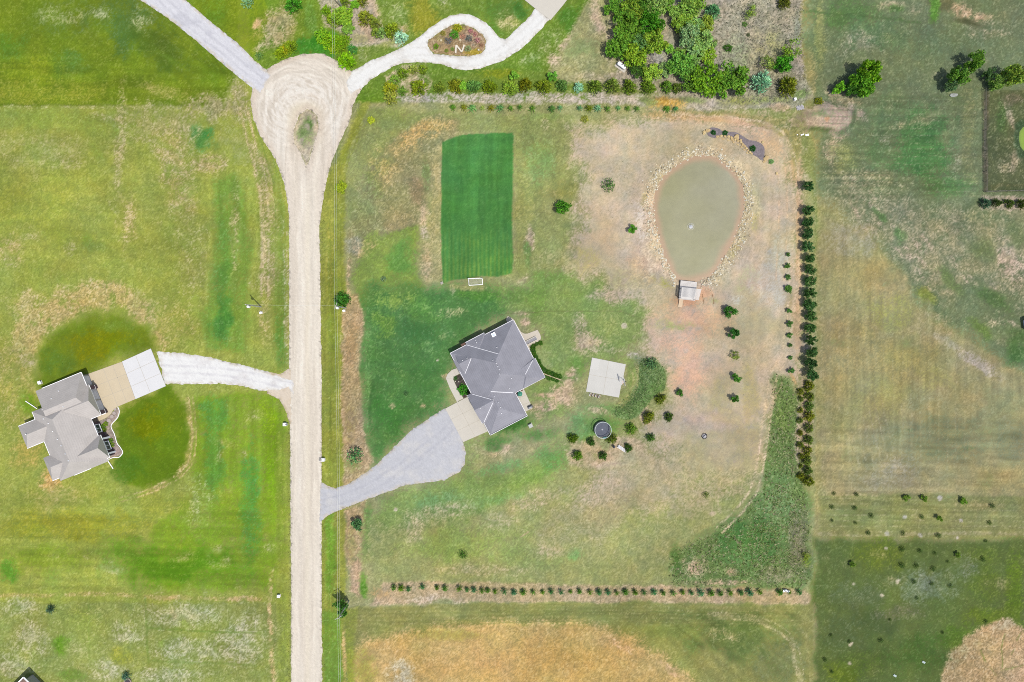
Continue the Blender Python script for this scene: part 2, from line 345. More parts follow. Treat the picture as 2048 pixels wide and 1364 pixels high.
for c in [(40,1215,40,22),(60,1280,50,36),(30,1330,60,30),(250,1270,40,30),(370,1230,90,30),(400,1300,120,34),(340,1350,90,20),(220,1340,50,26),(480,1280,50,60)]:
    E(*c, (192,190,156), .7, 0, .72, ro=1)
E(125,1290,20,26,(116,156,44),.8); E(140,1350,40,14,(120,152,60),.6); E(170,1240,60,30,(146,160,76),.5); E(240,1310,26,20,(164,166,60),.5)
Ln([(292,1195),(295,1330)], 2.5, (122,146,66), .7); Ln([(295,1255),(400,1262),(520,1266)], 3, (118,142,64), .6); Ln([(300,1322),(520,1330)], 3, (124,146,70), .5); Ln([(178,1210),(178,1320)],2,(128,150,70),.5)
for i in range(120):
    x_, y_ = random.uniform(0, 560), random.uniform(220, 1350)
    if (60 < x_ < 390 and 620 < y_ < 985): continue
    E(x_, y_, random.uniform(8, 34), random.uniform(6, 20), random.choice([(186,178,128),(140,162,70),(172,172,104),(124,154,62),(196,186,146),(150,160,66)]), random.uniform(.2, .45), random.uniform(0, 180), .65)
# road verges, west
P([(540,340),(572,420),(576,740),(552,740),(545,560)], (128,154,66), .7, 6, 4, .8); E(562,680,14,60,(100,148,60),.6); P([(490,260),(540,330),(556,420),(556,560),(540,600),(522,560),(528,440),(505,330)], (176,164,116), .7, 6, 4, .8, ro=1)
E(528,500,10,80, (206,184,140), .75, 0, .75, ro=1); Ln([(508,330),(525,420),(525,590)], 5, (204,182,140), .6, 3, .7, ro=1); E(530,640,16,60,(190,178,120),.6,0,.7,ro=1)
Ln([(546,1140),(536,1200),(542,1280),(548,1364)], 7, (214,186,140), .7, 3, .7, ro=1); Ln([(565,440),(572,620),(572,740)], 5, (182,182,150), .5, 2, .6, ro=1); P([(552,860),(576,860),(578,1380),(556,1380)], (150,164,70), .6, 4, 3, .7)
Ln([(574,460),(576,740)], 2.5, (196,184,150), .6, 2, .6, ro=1)
# ---- north gardens
P([(300,-BIG),(1190,-BIG),(1190,200),(720,205),(690,150),(500,150)], (124,154,52), 1, 3, 3, ro=.5)
P([(380,-40),(520,-40),(545,60),(505,112),(470,82)], (132,152,36), .8, 5, 4, 0, ro=.3); E(430,20,30,40,(112,148,44),.5); E(525,60,20,30,(180,170,90),.5,30,.7); E(515,48,9,14,(226,190,140),.8,30)
E(560,45,30,50, (190,176,130), .8, 20, .85, ro=1); E(545,82,40,14, (206,184,140), .8, -30, .8, ro=1); E(575,60,30,30,(186,176,120),.6,0,.8,ro=1); E(520,95,20,8,(210,196,150),.7,-20,.7)
E(640,90,40,30, (72,146,44), .85); E(610,100,24,24, (76,148,48), .7); E(620,40,14,50, (118,160,66), .7)
P([(636,-30),(740,-30),(760,50),(810,85),(800,96),(740,92),(700,95),(690,70),(650,52)], (192,182,164), .95, 5, 4, 0, ro=.9); E(735,60,20,40,(206,180,148),.8,-20,.8,ro=.9); E(745,10,14,40,(210,186,156),.8,-25,.8); E(720,78,24,14,(166,164,110),.6); E(795,60,22,16,(210,180,140),.7,0,.8)
E(715,112,30,20,(140,160,96),.7,0,.7,ro=.9); E(765,95,50,10,(150,166,80),.6,-20,.7)
E(790,25,40,30,(160,178,110),.5,0,.6,ro=1); E(845,30,40,50, (160,162,42), .8); E(1000,20,60,24,(96,142,50),.6); E(985,55,30,30,(96,148,44),.6); E(890,10,12,20,(186,190,140),.6,-30,.6,ro=1); E(1015,40,24,20,(204,196,130),.7,0,.75,ro=1); E(1040,25,20,20,(70,130,44),.7)
P([(700,178),(730,168),(790,136),(870,130),(930,142),(1000,130),(1100,45),(1180,-20),(1195,-20),(1185,60),(1130,110),(1090,140),(900,156),(850,200),(760,205),(705,210)], (112,150,44), .9, 4, 4, 0, ro=.6); E(1110,90,40,40,(150,170,100),.6,-40,.6,ro=1); E(1060,115,30,14,(158,178,120),.5,-30,.6,ro=1); E(1000,148,50,14,(140,152,26),.7); E(1140,40,24,30,(84,140,40),.7)
P([(770,150),(800,135),(850,130),(862,160),(850,200),(780,200)], (204,182,150), .85, 5, 4, .8, ro=.8)
P([(770,196),(900,186),(1100,184),(1330,190),(1420,210),(1420,230),(1200,206),(900,206),(790,212)], (198,188,178), .85, 5, 4, .9, ro=1)
P([(1110,120),(1190,-30),(1225,-30),(1240,80),(1232,160),(1130,165),(1095,150)], (172,172,118), 1, 6, 5, 0, ro=.8); E(1160,95,38,30,(146,162,104),.8,0,0,ro=.5); E(1195,30,16,50,(214,188,156),.9,-10,.9,ro=.9); E(1108,118,16,16,(206,188,160),.8,0,.8,ro=1); E(1130,85,8,26,(206,186,160),.7,30,.8); E(1190,155,50,14,(200,186,150),.7,0,.8,ro=1); E(1220,90,10,60,(200,184,150),.6,0,.7,ro=1)
# ---- centre property base
P([(690,205),(900,208),(1200,210),(1340,214),(1590,260),(1630,420),(1635,990),(1620,1200),(690,1215),(640,1000),(640,430),(700,245)], (164,166,114), 1, 4, 3, 0, ro=.55)
P([(640,380),(690,290),(720,205),(742,205),(700,300),(690,420),(690,1364),(684,BIG),(640,BIG)], (152,160,70), .95, 5, 3, 0, ro=.5); E(668,620,14,200,(136,152,56),.6); E(660,1100,14,120,(116,160,50),.7); P([(646,1220),(682,1220),(684,BIG),(646,BIG)],(112,150,58),.8,5,3); E(660,500,10,120,(166,164,70),.5); E(700,300,14,70,(150,158,60),.6,25)
Ln([(660,420),(662,940)],1.6,(122,138,54),.5,1.5); Ln([(682,420),(684,940)],1.6,(120,136,54),.4,1.5); Ln([(650,330),(690,250)],6,(196,186,160),.6,3,.7,ro=1)
# north strip & swale
P([(742,215),(900,225),(1150,230),(1150,262),(1030,262),(920,262),(880,285),(800,300),(730,330),(705,420),(700,470),(690,400),(700,300)], (146,158,96), .8, 6, 5, 0); E(780,235,60,24,(140,156,84),.6)
P([(735,340),(800,260),(880,228),(915,240),(915,262),(880,300),(865,360),(850,420),(840,460),(780,480),(720,520),(700,500),(700,430)], (158,154,112), .9, 7, 5, 0, ro=.8)
E(850,258,60,22, (206,174,110), .75, -12, .75, ro=1); E(820,285,40,26, (204,172,114), .6, -20, .7, ro=1); E(750,350,30,50, (128,150,86), .7, 20, .8); E(770,330,40,50,(190,168,110),.5,0,.6,ro=1); E(835,385,20,40,(150,132,96),.6); E(850,350,12,40,(118,140,84),.6); E(740,450,40,50,(156,160,112),.7); E(720,420,30,60,(148,156,104),.6); E(795,440,40,30,(164,152,108),.6); E(790,250,40,20,(140,156,96),.6); E(715,490,26,18,(166,168,140),.7)
Ln([(740,505),(780,470),(830,455)], 8, (116,140,64), .7, 3)
# football pitch surrounds
P([(856,470),(870,300),(890,275),(884,300),(882,440),(884,560),(870,560),(850,575)], (182,172,122), .8, 5, 4, 0, ro=.7); E(848,430,12,26,(212,188,156),.8,0,.8,ro=.9); E(850,530,12,50,(200,178,136),.7,0,.8,ro=.9); E(848,465,10,16,(204,190,176),.7,0,.8)
P([(1030,240),(1140,235),(1150,300),(1155,360),(1150,440),(1120,540),(1060,560),(1032,545)], (150,160,98), .85, 7, 6, 0, ro=.5); E(1075,330,36,60,(132,164,100),.7,0,.8); E(1130,390,60,30,(144,142,84),.7); E(1050,420,24,90,(158,160,96),.5); E(1090,235,50,10,(150,168,100),.6); E(1088,250,10,16,(200,186,150),.6,0,.7,ro=1); E(1060,480,12,34,(196,178,150),.8,5,.8,ro=1); E(1045,560,20,10,(196,182,150),.7,-40,.8,ro=1); E(1055,510,9,30,(110,150,80),.7)
P([(735,470),(835,455),(832,540),(850,590),(730,620),(700,560)], (138,164,78), .9, 9, 7, 0, ro=.4); E(800,515,36,40,(112,158,74),.8); E(730,495,30,16,(196,176,120),.5,-35,.7,ro=.9)
P([(735,575),(850,572),(960,568),(1010,578),(1026,628),(960,660),(900,705),(905,740),(890,800),(890,816),(860,832),(815,862),(745,932),(738,900),(728,830),(722,700),(722,620)], (86,132,68), .95, 18, 10, 0, ro=.45)
for i in range(46):
    x_, y_ = random.uniform(735, 1000), random.uniform(585, 900)
    E(x_, y_, random.uniform(8, 26), random.uniform(6, 18), random.choice([(112,152,84),(70,118,60),(136,162,100),(78,128,66),(100,142,70)]), random.uniform(.25, .5), random.uniform(0, 180), .7)
E(790,600,60,24,(142,168,78),.7,0,.8); E(850,620,60,30,(104,150,72),.6); E(830,660,60,30,(74,122,66),.6); E(745,680,20,90,(100,146,76),.6); E(770,650,30,30,(118,156,66),.6); E(850,750,40,40,(76,124,60),.6); E(780,830,50,50,(74,130,56),.6); E(900,625,40,12,(168,172,116),.5,0,.6,ro=.9); E(895,670,24,10,(168,176,120),.5,-20,.6); E(960,590,60,14,(96,144,62),.7); E(905,580,7,14,(200,190,160),.6,0,.6); E(930,575,50,8,(166,168,110),.6); E(735,760,8,120,(120,160,90),.5); E(785,810,8,8,(190,178,130),.6); E(845,812,8,6,(206,180,140),.6); Ln([(748,770),(740,800),(738,850)],4,(64,108,52),.5); E(893,755,12,7,(196,172,130),.7)
P([(690,595),(718,590),(728,640),(722,690),(720,780),(724,850),(738,900),(744,925),(720,960),(688,972),(684,900),(682,700)], (188,164,126), .95, 4, 4, 0, ro=.9); E(705,690,18,60,(186,152,108),.6); E(700,850,14,60,(164,152,96),.5,0,.7); E(702,930,20,20,(132,150,84),.6,0,.7); Ln([(700,520),(694,570),(700,600)],6,(204,180,140),.7,2,.7,ro=1); E(712,495,10,20,(206,184,146),.5,0,.7)
P([(690,1020),(730,1000),(738,1060),(722,1150),(720,1195),(700,1180),(688,1100)], (196,170,136), .9, 4, 4, .9, ro=.9); E(728,1170,12,30,(96,146,50),.9); E(735,1060,14,60,(112,156,76),.7); E(700,1090,14,50,(166,160,100),.5)
# east lawn & dirt
P([(1010,575),(1060,560),(1130,545),(1200,560),(1290,600),(1290,680),(1240,720),(1170,735),(1140,790),(1130,830),(1060,860),(985,880),(930,900),(938,940),(1000,950),(1140,880),(1190,830),(1250,840),(1240,860),(1140,900),(1100,960),(960,1040),(800,1090),(735,1120),(735,1060),(770,995),(860,968),(930,948),(940,905),(930,888),(980,868),(1055,832),(1070,800),(1050,775),(1090,752),(1080,700),(1085,660),(1040,645),(1020,630)], (132,162,84), .95, 20, 13, 0, ro=.5)
E(1040,590,50,20,(110,150,70),.7); E(1080,600,30,30,(116,158,66),.6); E(1110,560,60,22,(122,160,82),.6,0,.9); E(1150,590,60,14,(126,160,76),.6); E(1200,655,70,34,(146,166,90),.8,0,.9); E(1110,650,40,30,(140,164,88),.7); E(1130,690,30,50,(134,162,88),.7); E(1150,730,20,26,(104,152,64),.7); E(1085,720,24,30,(150,168,106),.7,0,0,ro=.3)
E(1048,645,14,10,(206,176,150),.7,0,.8,ro=.9); E(1040,628,20,6,(206,180,150),.6,0,.8,ro=.9); E(1180,690,40,26,(200,178,150),.85,0,.85,ro=.9); E(1165,660,16,50,(194,178,150),.6,-20,.8,ro=.9); E(1215,700,40,8,(190,180,150),.6,0,.7); E(1130,790,34,26,(206,178,150),.9,-25,.85,ro=.9); E(1140,760,16,30,(206,180,154),.8,10,.85,ro=.9); E(1090,812,40,16,(204,176,146),.8,-10,.85,ro=.9); E(1090,790,26,6,(206,176,146),.8,0,.85); E(1080,860,12,9,(212,176,158),.8,0,.9,ro=.8); E(1005,850,14,8,(200,172,140),.7,0,.8); E(1075,832,20,10,(196,174,140),.6,0,.7); E(980,900,50,14,(196,178,140),.6,10,.7,ro=.9); E(1005,895,30,10,(204,176,150),.6,0,.7)
E(1030,850,50,16,(70,126,48),.8,-20); E(990,885,40,14,(80,136,62),.6,-20); E(1080,870,50,16,(92,146,70),.7,0,.8); E(1100,920,40,30,(104,158,84),.7,0,.9); E(1000,935,60,14,(112,164,94),.6,-10); E(870,1000,60,20,(122,168,100),.6,-10); E(1190,850,50,26,(104,146,76),.8); E(1160,850,30,40,(110,156,92),.7); E(1210,815,50,14,(116,154,86),.7); E(1195,820,20,8,(206,182,146),.8,15,.8,ro=1); E(1262,750,14,44,(138,160,84),.85); E(1250,790,18,18,(144,160,90),.7); E(1255,720,30,12,(140,168,84),.6); E(1268,712,16,8,(196,190,176),.7,0,.7)
P([(1150,250),(1330,225),(1560,245),(1590,300),(1600,400),(1605,760),(1560,760),(1535,850),(1520,930),(1400,960),(1350,900),(1290,870),(1340,790),(1335,730),(1290,705),(1290,600),(1200,560),(1140,540),(1160,440),(1160,360)], (204,187,164), .95, 24, 18, 0, ro=.2)
E(1220,300,60,50,(204,188,168),.7); E(1200,480,50,50,(196,178,150),.6,0,.8); E(1160,520,40,30,(182,174,124),.6,0,.8); E(1100,520,60,30,(172,170,120),.5,0,.7); E(1250,560,60,26,(176,172,128),.6,0,.8,ro=.8); E(1230,590,60,20,(196,178,152),.7); E(1280,520,26,26,(204,178,150),.6)
E(1340,230,70,14,(206,174,120),.8,5,.8,ro=.9); E(1450,240,110,12,(218,184,146),.9,6); E(1540,280,30,60,(216,182,146),.7,-20); E(1590,330,16,40,(214,184,140),.6); E(1495,390,40,50,(194,186,160),.5); E(1545,420,26,120,(202,184,164),.6); E(1540,560,40,100,(196,190,176),.6,20); E(1490,560,30,40,(178,178,140),.5,30,.7); E(1480,600,20,14,(206,206,196),.7,0,.6); E(1500,640,60,60,(190,178,150),.6); E(1598,480,8,200,(216,184,150),.75); E(1595,640,12,110,(204,176,140),.7); E(1440,330,20,8,(160,166,110),.6,20,.8); E(1290,400,10,26,(168,166,96),.6); E(1285,440,16,60,(208,198,184),.6,-5,.8); E(1300,540,40,40,(200,176,140),.6,-30,.8,ro=.9); E(1325,560,30,14,(160,160,90),.5,30,.7); E(1470,490,16,40,(170,166,100),.6,30,.8,ro=.9); E(1508,420,10,60,(176,172,110),.5,-5,.7)
E(1385,640,95,42,(214,180,148),.8,0,.8); E(1375,720,52,74,(213,180,150),.8,-10,.75); E(1400,590,40,16,(214,176,144),.75); E(1385,760,30,50,(214,180,152),.5); E(1340,650,50,14,(172,176,120),.5,0,.6); E(1370,655,50,10,(150,166,110),.4,0,.5); E(1440,760,40,70,(200,180,156),.6); E(1460,850,60,90,(186,174,136),.7,0,.9); E(1400,860,60,40,(198,180,162),.7); E(1330,850,50,30,(192,180,160),.7); E(1500,800,20,90,(188,174,128),.6); E(1440,590,14,50,(196,176,150),.5); E(1430,600,20,10,(170,170,120),.4)
P([(1130,900),(1200,870),(1290,880),(1290,920),(1260,940),(1180,940),(1140,925)], (194,174,150), .85, 6, 5, .9, ro=.7); E(1230,930,60,10,(204,182,166),.7); E(1150,890,30,16,(190,172,140),.7,0,.8); E(1210,885,16,16,(150,160,116),.7); E(1290,830,14,40,(208,182,156),.7,-30,.8)
# south lawn
P([(740,1060),(960,1030),(1100,960),(1180,945),(1400,930),(1520,940),(1500,1010),(1420,1065),(1345,1110),(1336,1165),(1000,1172),(790,1165),(738,1130)], (160,166,108), .9, 22, 14, 0, ro=.5)
E(900,1020,80,20,(186,178,142),.6,-10,.7,ro=.8); E(860,1050,60,30,(172,172,120),.5,0,.7); E(1220,1000,70,60,(190,176,150),.8,-30,.85,ro=.8); E(1240,960,60,40,(196,180,160),.7,0,.85,ro=.8); E(1070,1000,60,24,(190,174,144),.6,-20,.7,ro=.8); E(1190,1040,20,50,(196,178,150),.6,10,.7,ro=.9); E(1150,1110,18,16,(128,172,104),.7); E(1060,1110,100,30,(152,168,100),.6); E(900,1090,120,40,(150,170,92),.7); E(1020,1060,80,30,(148,168,92),.6); E(1400,1000,80,40,(176,170,134),.6,-20,.8); E(1340,1060,70,40,(162,166,112),.6); E(1100,1100,40,20,(184,174,140),.6,0,.7); E(960,1140,120,14,(182,174,134),.6,0,.7,ro=.8); E(830,1060,20,40,(190,180,140),.5,20,.7,ro=.9); E(1150,980,60,14,(164,166,116),.5); E(1320,940,70,20,(180,172,130),.6,0,.8); E(1470,925,9,8,(212,190,174),.8); E(1424,1027,9,7,(222,198,178),.95); E(1407,1009,34,34,(168,166,118),.4); E(990,1000,80,14,(126,166,96),.5,-10)
Ln([(1530,940),(1510,1000),(1470,1045),(1420,1070)],8,(196,182,150),.7,2); Ln([(1378,1020),(1386,985),(1412,975)],1.5,(196,186,150),.7,.5); Ln([(1437,975),(1435,1010)],2,(200,184,156),.6,.5); Ln([(1041,1074),(1058,1063)],2,(210,186,150),.8,.3); Ln([(1160,553),(1178,530)],1.6,(206,190,140),.8,.3); Ln([(1000,630),(1090,622),(1240,622),(1290,640)],1.5,(112,118,70),.45,1)
E(1290,970,190,80,(184,174,142),.75,-8,0,ro=.4); E(1440,930,110,70,(186,174,140),.7); E(1180,1040,120,60,(172,170,126),.6,-15); E(1330,1090,150,60,(166,166,116),.5,-15); E(1500,900,40,80,(184,172,132),.6,10); E(1200,985,60,40,(198,182,160),.55,-20,.8); E(1010,1050,60,30,(182,174,140),.4,0,.6)
# hedge strips and far south
P([(770,1165),(960,1165),(1340,1172),(1610,1178),(1632,1190),(1620,1210),(1340,1206),(1000,1204),(840,1204),(740,1210)], (194,172,138), .9, 4, 3, 0, ro=.8); E(860,1200,70,12,(206,190,170),.6,0,.8,ro=1); E(760,1185,30,14,(188,160,110),.6,0,.7); E(890,1203,20,8,(140,150,100),.6); E(1350,1175,90,6,(206,178,150),.6,0,.7)
P([(690,1215),(1000,1206),(1340,1208),(1610,1212),(1630,1200),(1640,BIG),(640,BIG),(690,1300)], (150,152,84), 1, 4, 3, 0, ro=.4)
E(1240,1230,360,24,(138,146,78),.7); E(1480,1270,120,60,(112,132,66),.85); E(1560,1330,60,50,(122,132,80),.7); E(1340,1260,70,20,(136,146,78),.7); E(1450,1270,50,14,(176,166,110),.5,10,.6,ro=.9); Ln([(1420,1230),(1520,1240),(1580,1280),(1600,1364)],8,(178,170,120),.6,3); Ln([(1400,1215),(1560,1222),(1612,1270),(1622,1364)],5,(160,158,96),.5,2)
P([(690,1320),(740,1280),(830,1262),(960,1242),(1080,1240),(1180,1246),(1260,1272),(1330,1310),(1390,1364),(1430,1420),(1400,2000),(640,2000),(690,1400)], (204,174,114), .95, 16, 10, 0, ro=.6); E(1100,1310,200,50,(210,174,108),.6); E(1000,1350,200,30,(206,170,108),.5); E(800,1350,34,40,(206,196,166),.8,0,.75,ro=1); E(1240,1290,40,10,(224,186,136),.7,30,.8,ro=1); E(1340,1340,30,10,(220,180,140),.7,40,.8); E(900,1270,80,14,(178,164,86),.6); E(730,1340,30,50,(164,160,78),.6); E(1180,1350,160,30,(206,176,112),.6); P([(690,1215),(720,1215),(708,1290),(706,BIG),(684,BIG)],(146,158,62),.8,6,4); E(688,1310,5,60,(222,188,130),.6)
# ---- east fields
P([(1600,-BIG),(BIG,-BIG),(BIG,BIG),(1632,BIG),(1625,1200),(1630,990),(1634,420),(1630,300),(1610,230),(1600,150)], (168,162,106), 1, 3, 2, 0, ro=.55)
P([(1602,-BIG),(BIG,-BIG),(BIG,760),(2048,742),(1960,690),(1880,640),(1830,590),(1800,540),(1740,470),(1660,400),(1632,380),(1635,290),(1610,180)], (120,138,94), .95, 14, 12, 0, ro=.5)
E(1700,30,90,30,(96,136,70),.7); E(1760,70,80,40,(104,142,86),.7); E(1640,60,14,90,(150,158,94),.7); E(1800,60,40,40,(120,142,92),.5); E(1720,90,60,30,(158,160,126),.6,0,.7,ro=1); E(1620,150,14,60,(170,162,110),.6); E(1900,80,120,40,(110,134,92),.6,0,.8); E(1960,60,60,30,(150,148,116),.5,0,.6,ro=1)
E(1785,14,30,14,(196,180,140),.8,0,.8,ro=1); E(1790,18,24,12,(92,130,66),.8); E(1885,8,34,20,(110,112,70),.7); E(1870,15,12,40,(96,154,52),.8); E(1920,25,26,18,(206,178,140),.85,30,.8,ro=1); E(1965,36,26,12,(210,182,144),.85,-10,.85,ro=1); E(1935,45,40,8,(86,92,60),.7,15); Ln([(1600,20),(1740,34),(1840,44)],4,(84,118,62),.5,3)
E(1780,240,90,60,(106,136,86),.6); E(1850,280,60,70,(84,136,72),.8); E(1845,320,80,40,(82,140,72),.7); E(1760,310,40,40,(98,138,80),.6); E(1900,370,70,30,(90,140,74),.7,0,.8); E(1780,370,60,20,(150,156,110),.5,0,.6,ro=1); E(1850,240,40,14,(160,162,118),.5,-10,.7); E(1765,290,24,30,(166,166,146),.4,0,.5,ro=1); E(1910,330,24,30,(160,166,136),.5,0,.5,ro=1); E(1935,260,16,120,(136,144,92),.6); E(1690,200,40,14,(186,170,126),.7,10,.8,ro=1); E(1665,185,24,14,(202,178,140),.6,20,.8,ro=1); E(1665,300,24,40,(190,172,140),.7,0,.8,ro=.9); E(1690,320,30,40,(150,162,92),.6); E(1720,360,60,30,(172,166,120),.6,0,.8,ro=1)
P([(1640,390),(1700,370),(1800,400),(1900,420),(2048,400),(BIG,400),(BIG,620),(2048,620),(1960,560),(1880,600),(1800,530),(1720,450)], (162,160,122), .7, 22, 14, .8, ro=.7)
for i in range(26):
    t = i/25; E(1700+300*t+random.uniform(-30,30), 400+230*t+random.uniform(-50,50), random.uniform(14,34), random.uniform(3,8), (196,178,150), .55, random.uniform(30,65), .6, ro=.9)
E(2020,520,40,60,(202,182,156),.7,-20,.7,ro=.9); E(2035,470,30,40,(120,136,88),.8); E(1960,500,40,30,(112,132,80),.7,40,.8); E(1900,560,50,14,(108,136,74),.7,45,.9); E(1990,600,50,24,(98,130,70),.8,40,.9); E(2030,690,30,40,(92,128,68),.9); E(1960,660,40,16,(112,140,68),.8,40); E(1850,590,30,14,(140,150,70),.8,40); E(1985,640,24,24,(200,186,150),.6,0,.6,ro=1); E(1800,470,16,16,(100,140,76),.7); E(1760,430,24,8,(96,136,72),.6,50)
P([(1640,430),(1720,460),(1790,540),(1820,600),(1880,650),(1960,700),(2048,752),(BIG,780),(BIG,990),(1900,990),(1645,985)], (176,164,112), .95, 8, 7, 0, ro=.35)
E(1700,480,60,40,(178,168,134),.6); E(1740,560,90,50,(184,166,108),.7); E(1700,700,60,80,(186,166,106),.7); E(1860,660,60,40,(188,170,124),.6); E(1960,730,60,14,(200,184,156),.7,32,.9); E(1900,690,40,10,(198,182,146),.7,32); E(1780,640,14,40,(176,172,130),.5); E(1850,790,40,40,(164,162,118),.5); E(1840,880,170,60,(146,146,106),.55); E(1900,890,100,70,(132,138,98),.45); E(2000,830,60,80,(156,154,104),.7); E(2030,890,50,70,(132,136,98),.4); E(1760,800,60,60,(172,164,100),.6); E(1800,720,80,50,(182,164,102),.6); E(1800,930,50,24,(164,158,128),.6,0,.8); E(1990,960,100,30,(182,164,108),.8); E(1680,900,30,80,(184,168,112),.6); E(1780,620,60,40,(166,164,84),.4); E(1870,760,50,30,(172,164,98),.5); E(1770,960,80,20,(168,162,124),.5)
P([(1636,990),(1720,985),(1900,992),(BIG,1000),(BIG,1080),(1900,1078),(1740,1078),(1640,1072)], (154,154,92), .95, 4, 3, 0, ro=.4); E(1960,1010,60,12,(178,164,104),.6); Ln([(1640,990),(1720,988),(1760,990)],3,(190,176,120),.6); Ln([(1640,1068),(1740,1072),(1900,1066),(2048,1070)],5,(180,170,124),.7,2,.8); E(1720,1030,80,26,(144,150,86),.6)
P([(1632,1076),(1740,1080),(1900,1078),(BIG,1080),(BIG,BIG),(1634,BIG),(1628,1180)], (98,120,58), .95, 9, 5, 0, ro=.4)
E(1760,1110,60,40,(106,126,38),.6); E(1720,1190,60,40,(110,126,84),.6); E(1850,1170,70,40,(122,140,104),.7); E(1845,1165,24,24,(140,154,128),.5); E(1960,1150,60,60,(104,128,44),.6); E(2030,1200,20,120,(106,138,34),.7); E(1980,1230,70,20,(104,130,36),.7); E(1840,1310,80,50,(76,112,44),.6); E(1760,1240,80,40,(86,106,56),.6); E(1680,1350,40,30,(110,132,30),.7); E(1680,1270,50,40,(92,114,64),.5); E(1920,1270,50,30,(90,124,36),.6); E(1930,1140,40,30,(126,136,108),.4); E(1800,1225,60,20,(116,120,86),.5); E(1720,1330,60,30,(96,124,42),.5); E(1860,1280,40,20,(78,114,44),.5)
P([(1885,1400),(1890,1345),(1905,1300),(1935,1265),(1975,1245),(2010,1234),(2040,1250),(2048,1262),(2100,1250),(2200,1400),(2000,1500)], (202,168,126), .95, 6, 6, 0, ro=1); E(2010,1250,30,14,(186,172,140),.7,-20,.8,ro=1); E(1915,1310,16,40,(190,178,140),.7,30,.7,ro=1)
for L in ([(1990,1350),(1968,1320),(1962,1300)],[(2005,1335),(2004,1300),(2008,1270)],[(2005,1340),(2030,1335),(2048,1330)],[(2030,1290),(2042,1265)],[(2022,1310),(2032,1290)]): Ln(L, 2.2, (124,132,62), .7, 2.5, .7)
for i in range(90):
    x_, y_ = random.uniform(1640, 2048), random.uniform(0, 1360)
    E(x_, y_, random.uniform(10, 40), random.uniform(5, 16), random.choice([(150,150,112),(112,134,84),(178,166,130),(96,124,74),(160,158,104)]), random.uniform(.12, .3), random.uniform(-20, 20), .6)
# fenced paddock
P([(1966,181),(BIG,176),(BIG,383),(1969,384)], (100,112,70), .95, 2, 1.5, 0, ro=.7); Ln([(1970,185),(1973,380)],8,(88,86,66),.8,3); Ln([(1972,372),(2200,368)],6,(94,100,58),.5,3); E(2005,235,16,50,(90,120,62),.7); E(2025,240,8,60,(160,150,122),.7,-25,.8,ro=1); E(2032,320,14,40,(170,160,128),.7,30,.8,ro=1); E(2010,330,16,24,(150,148,106),.6,0,.7,ro=1); E(2025,200,24,16,(122,116,90),.6)
P([(2031,250),(2048,240),(2110,240),(2120,276),(2110,318),(2040,318),(2030,290)], (70,100,62), .9, 4, 3, 0, ro=.8)
P([(1960,392),(BIG,390),(BIG,420),(1964,420)], (196,178,156), .8, 4, 3, 0, ro=.8)
# scrub in the north-east
P([(1216,-BIG),(1602,-BIG),(1602,60),(1606,150),(1625,195),(1590,215),(1420,222),(1330,190),(1235,170),(1228,80)], (176,170,150), .95, 5, 4, 0, ro=1); E(1560,60,40,60,(168,162,146),.6,0,.8); E(1470,120,40,60,(158,168,130),.7,0,.8,ro=1); E(1390,80,40,60,(140,164,110),.7,0,.8,ro=1); E(1540,90,40,40,(166,166,120),.6,0,.8); E(1595,60,8,60,(140,146,126),.6); E(1330,60,12,50,(186,174,152),.7); E(1270,150,60,16,(196,184,164),.7); E(1310,120,18,14,(204,196,184),.8); E(1420,205,24,12,(196,190,180),.8); E(1380,200,40,10,(140,158,100),.7); E(1480,205,50,14,(150,154,90),.7,0,.8,ro=1); E(1595,130,14,40,(176,166,158),.7); E(1600,185,20,12,(132,156,90),.7); E(1540,200,60,8,(146,160,96),.6,0,.8); E(1560,215,26,10,(206,180,150),.7)
P([(1330,215),(1420,222),(1500,230),(1590,240),(1604,262),(1598,300),(1588,330),(1576,280),(1480,236),(1360,228)], (160,150,96), .75, 4, 4, .85, ro=1); E(1330,206,50,14,(206,168,86),.85,4,.85,ro=1); E(1300,205,24,8,(150,168,96),.6); E(1590,245,12,24,(118,132,74),.7,0,.8); E(1620,225,16,40,(150,150,92),.5,0,.7); E(1590,300,9,40,(166,160,100),.6)
cx, cy, rx, ry = MOUND
E(cx,cy,rx*1.05,ry*1.0,(208,184,156),.95,0,0,ro=.7,hard=.75); E(1645,230,40,12,(110,130,82),.6,-8,.7); E(1700,225,12,24,(190,176,156),.7); E(1706,240,8,36,(104,124,84),.7,10); E(1640,262,60,7,(106,122,70),.8,8,.8); E(1650,242,7,7,(226,170,120),.8); E(1690,260,24,9,(100,128,84),.7,-25); E(1600,240,14,30,(150,150,92),.5)
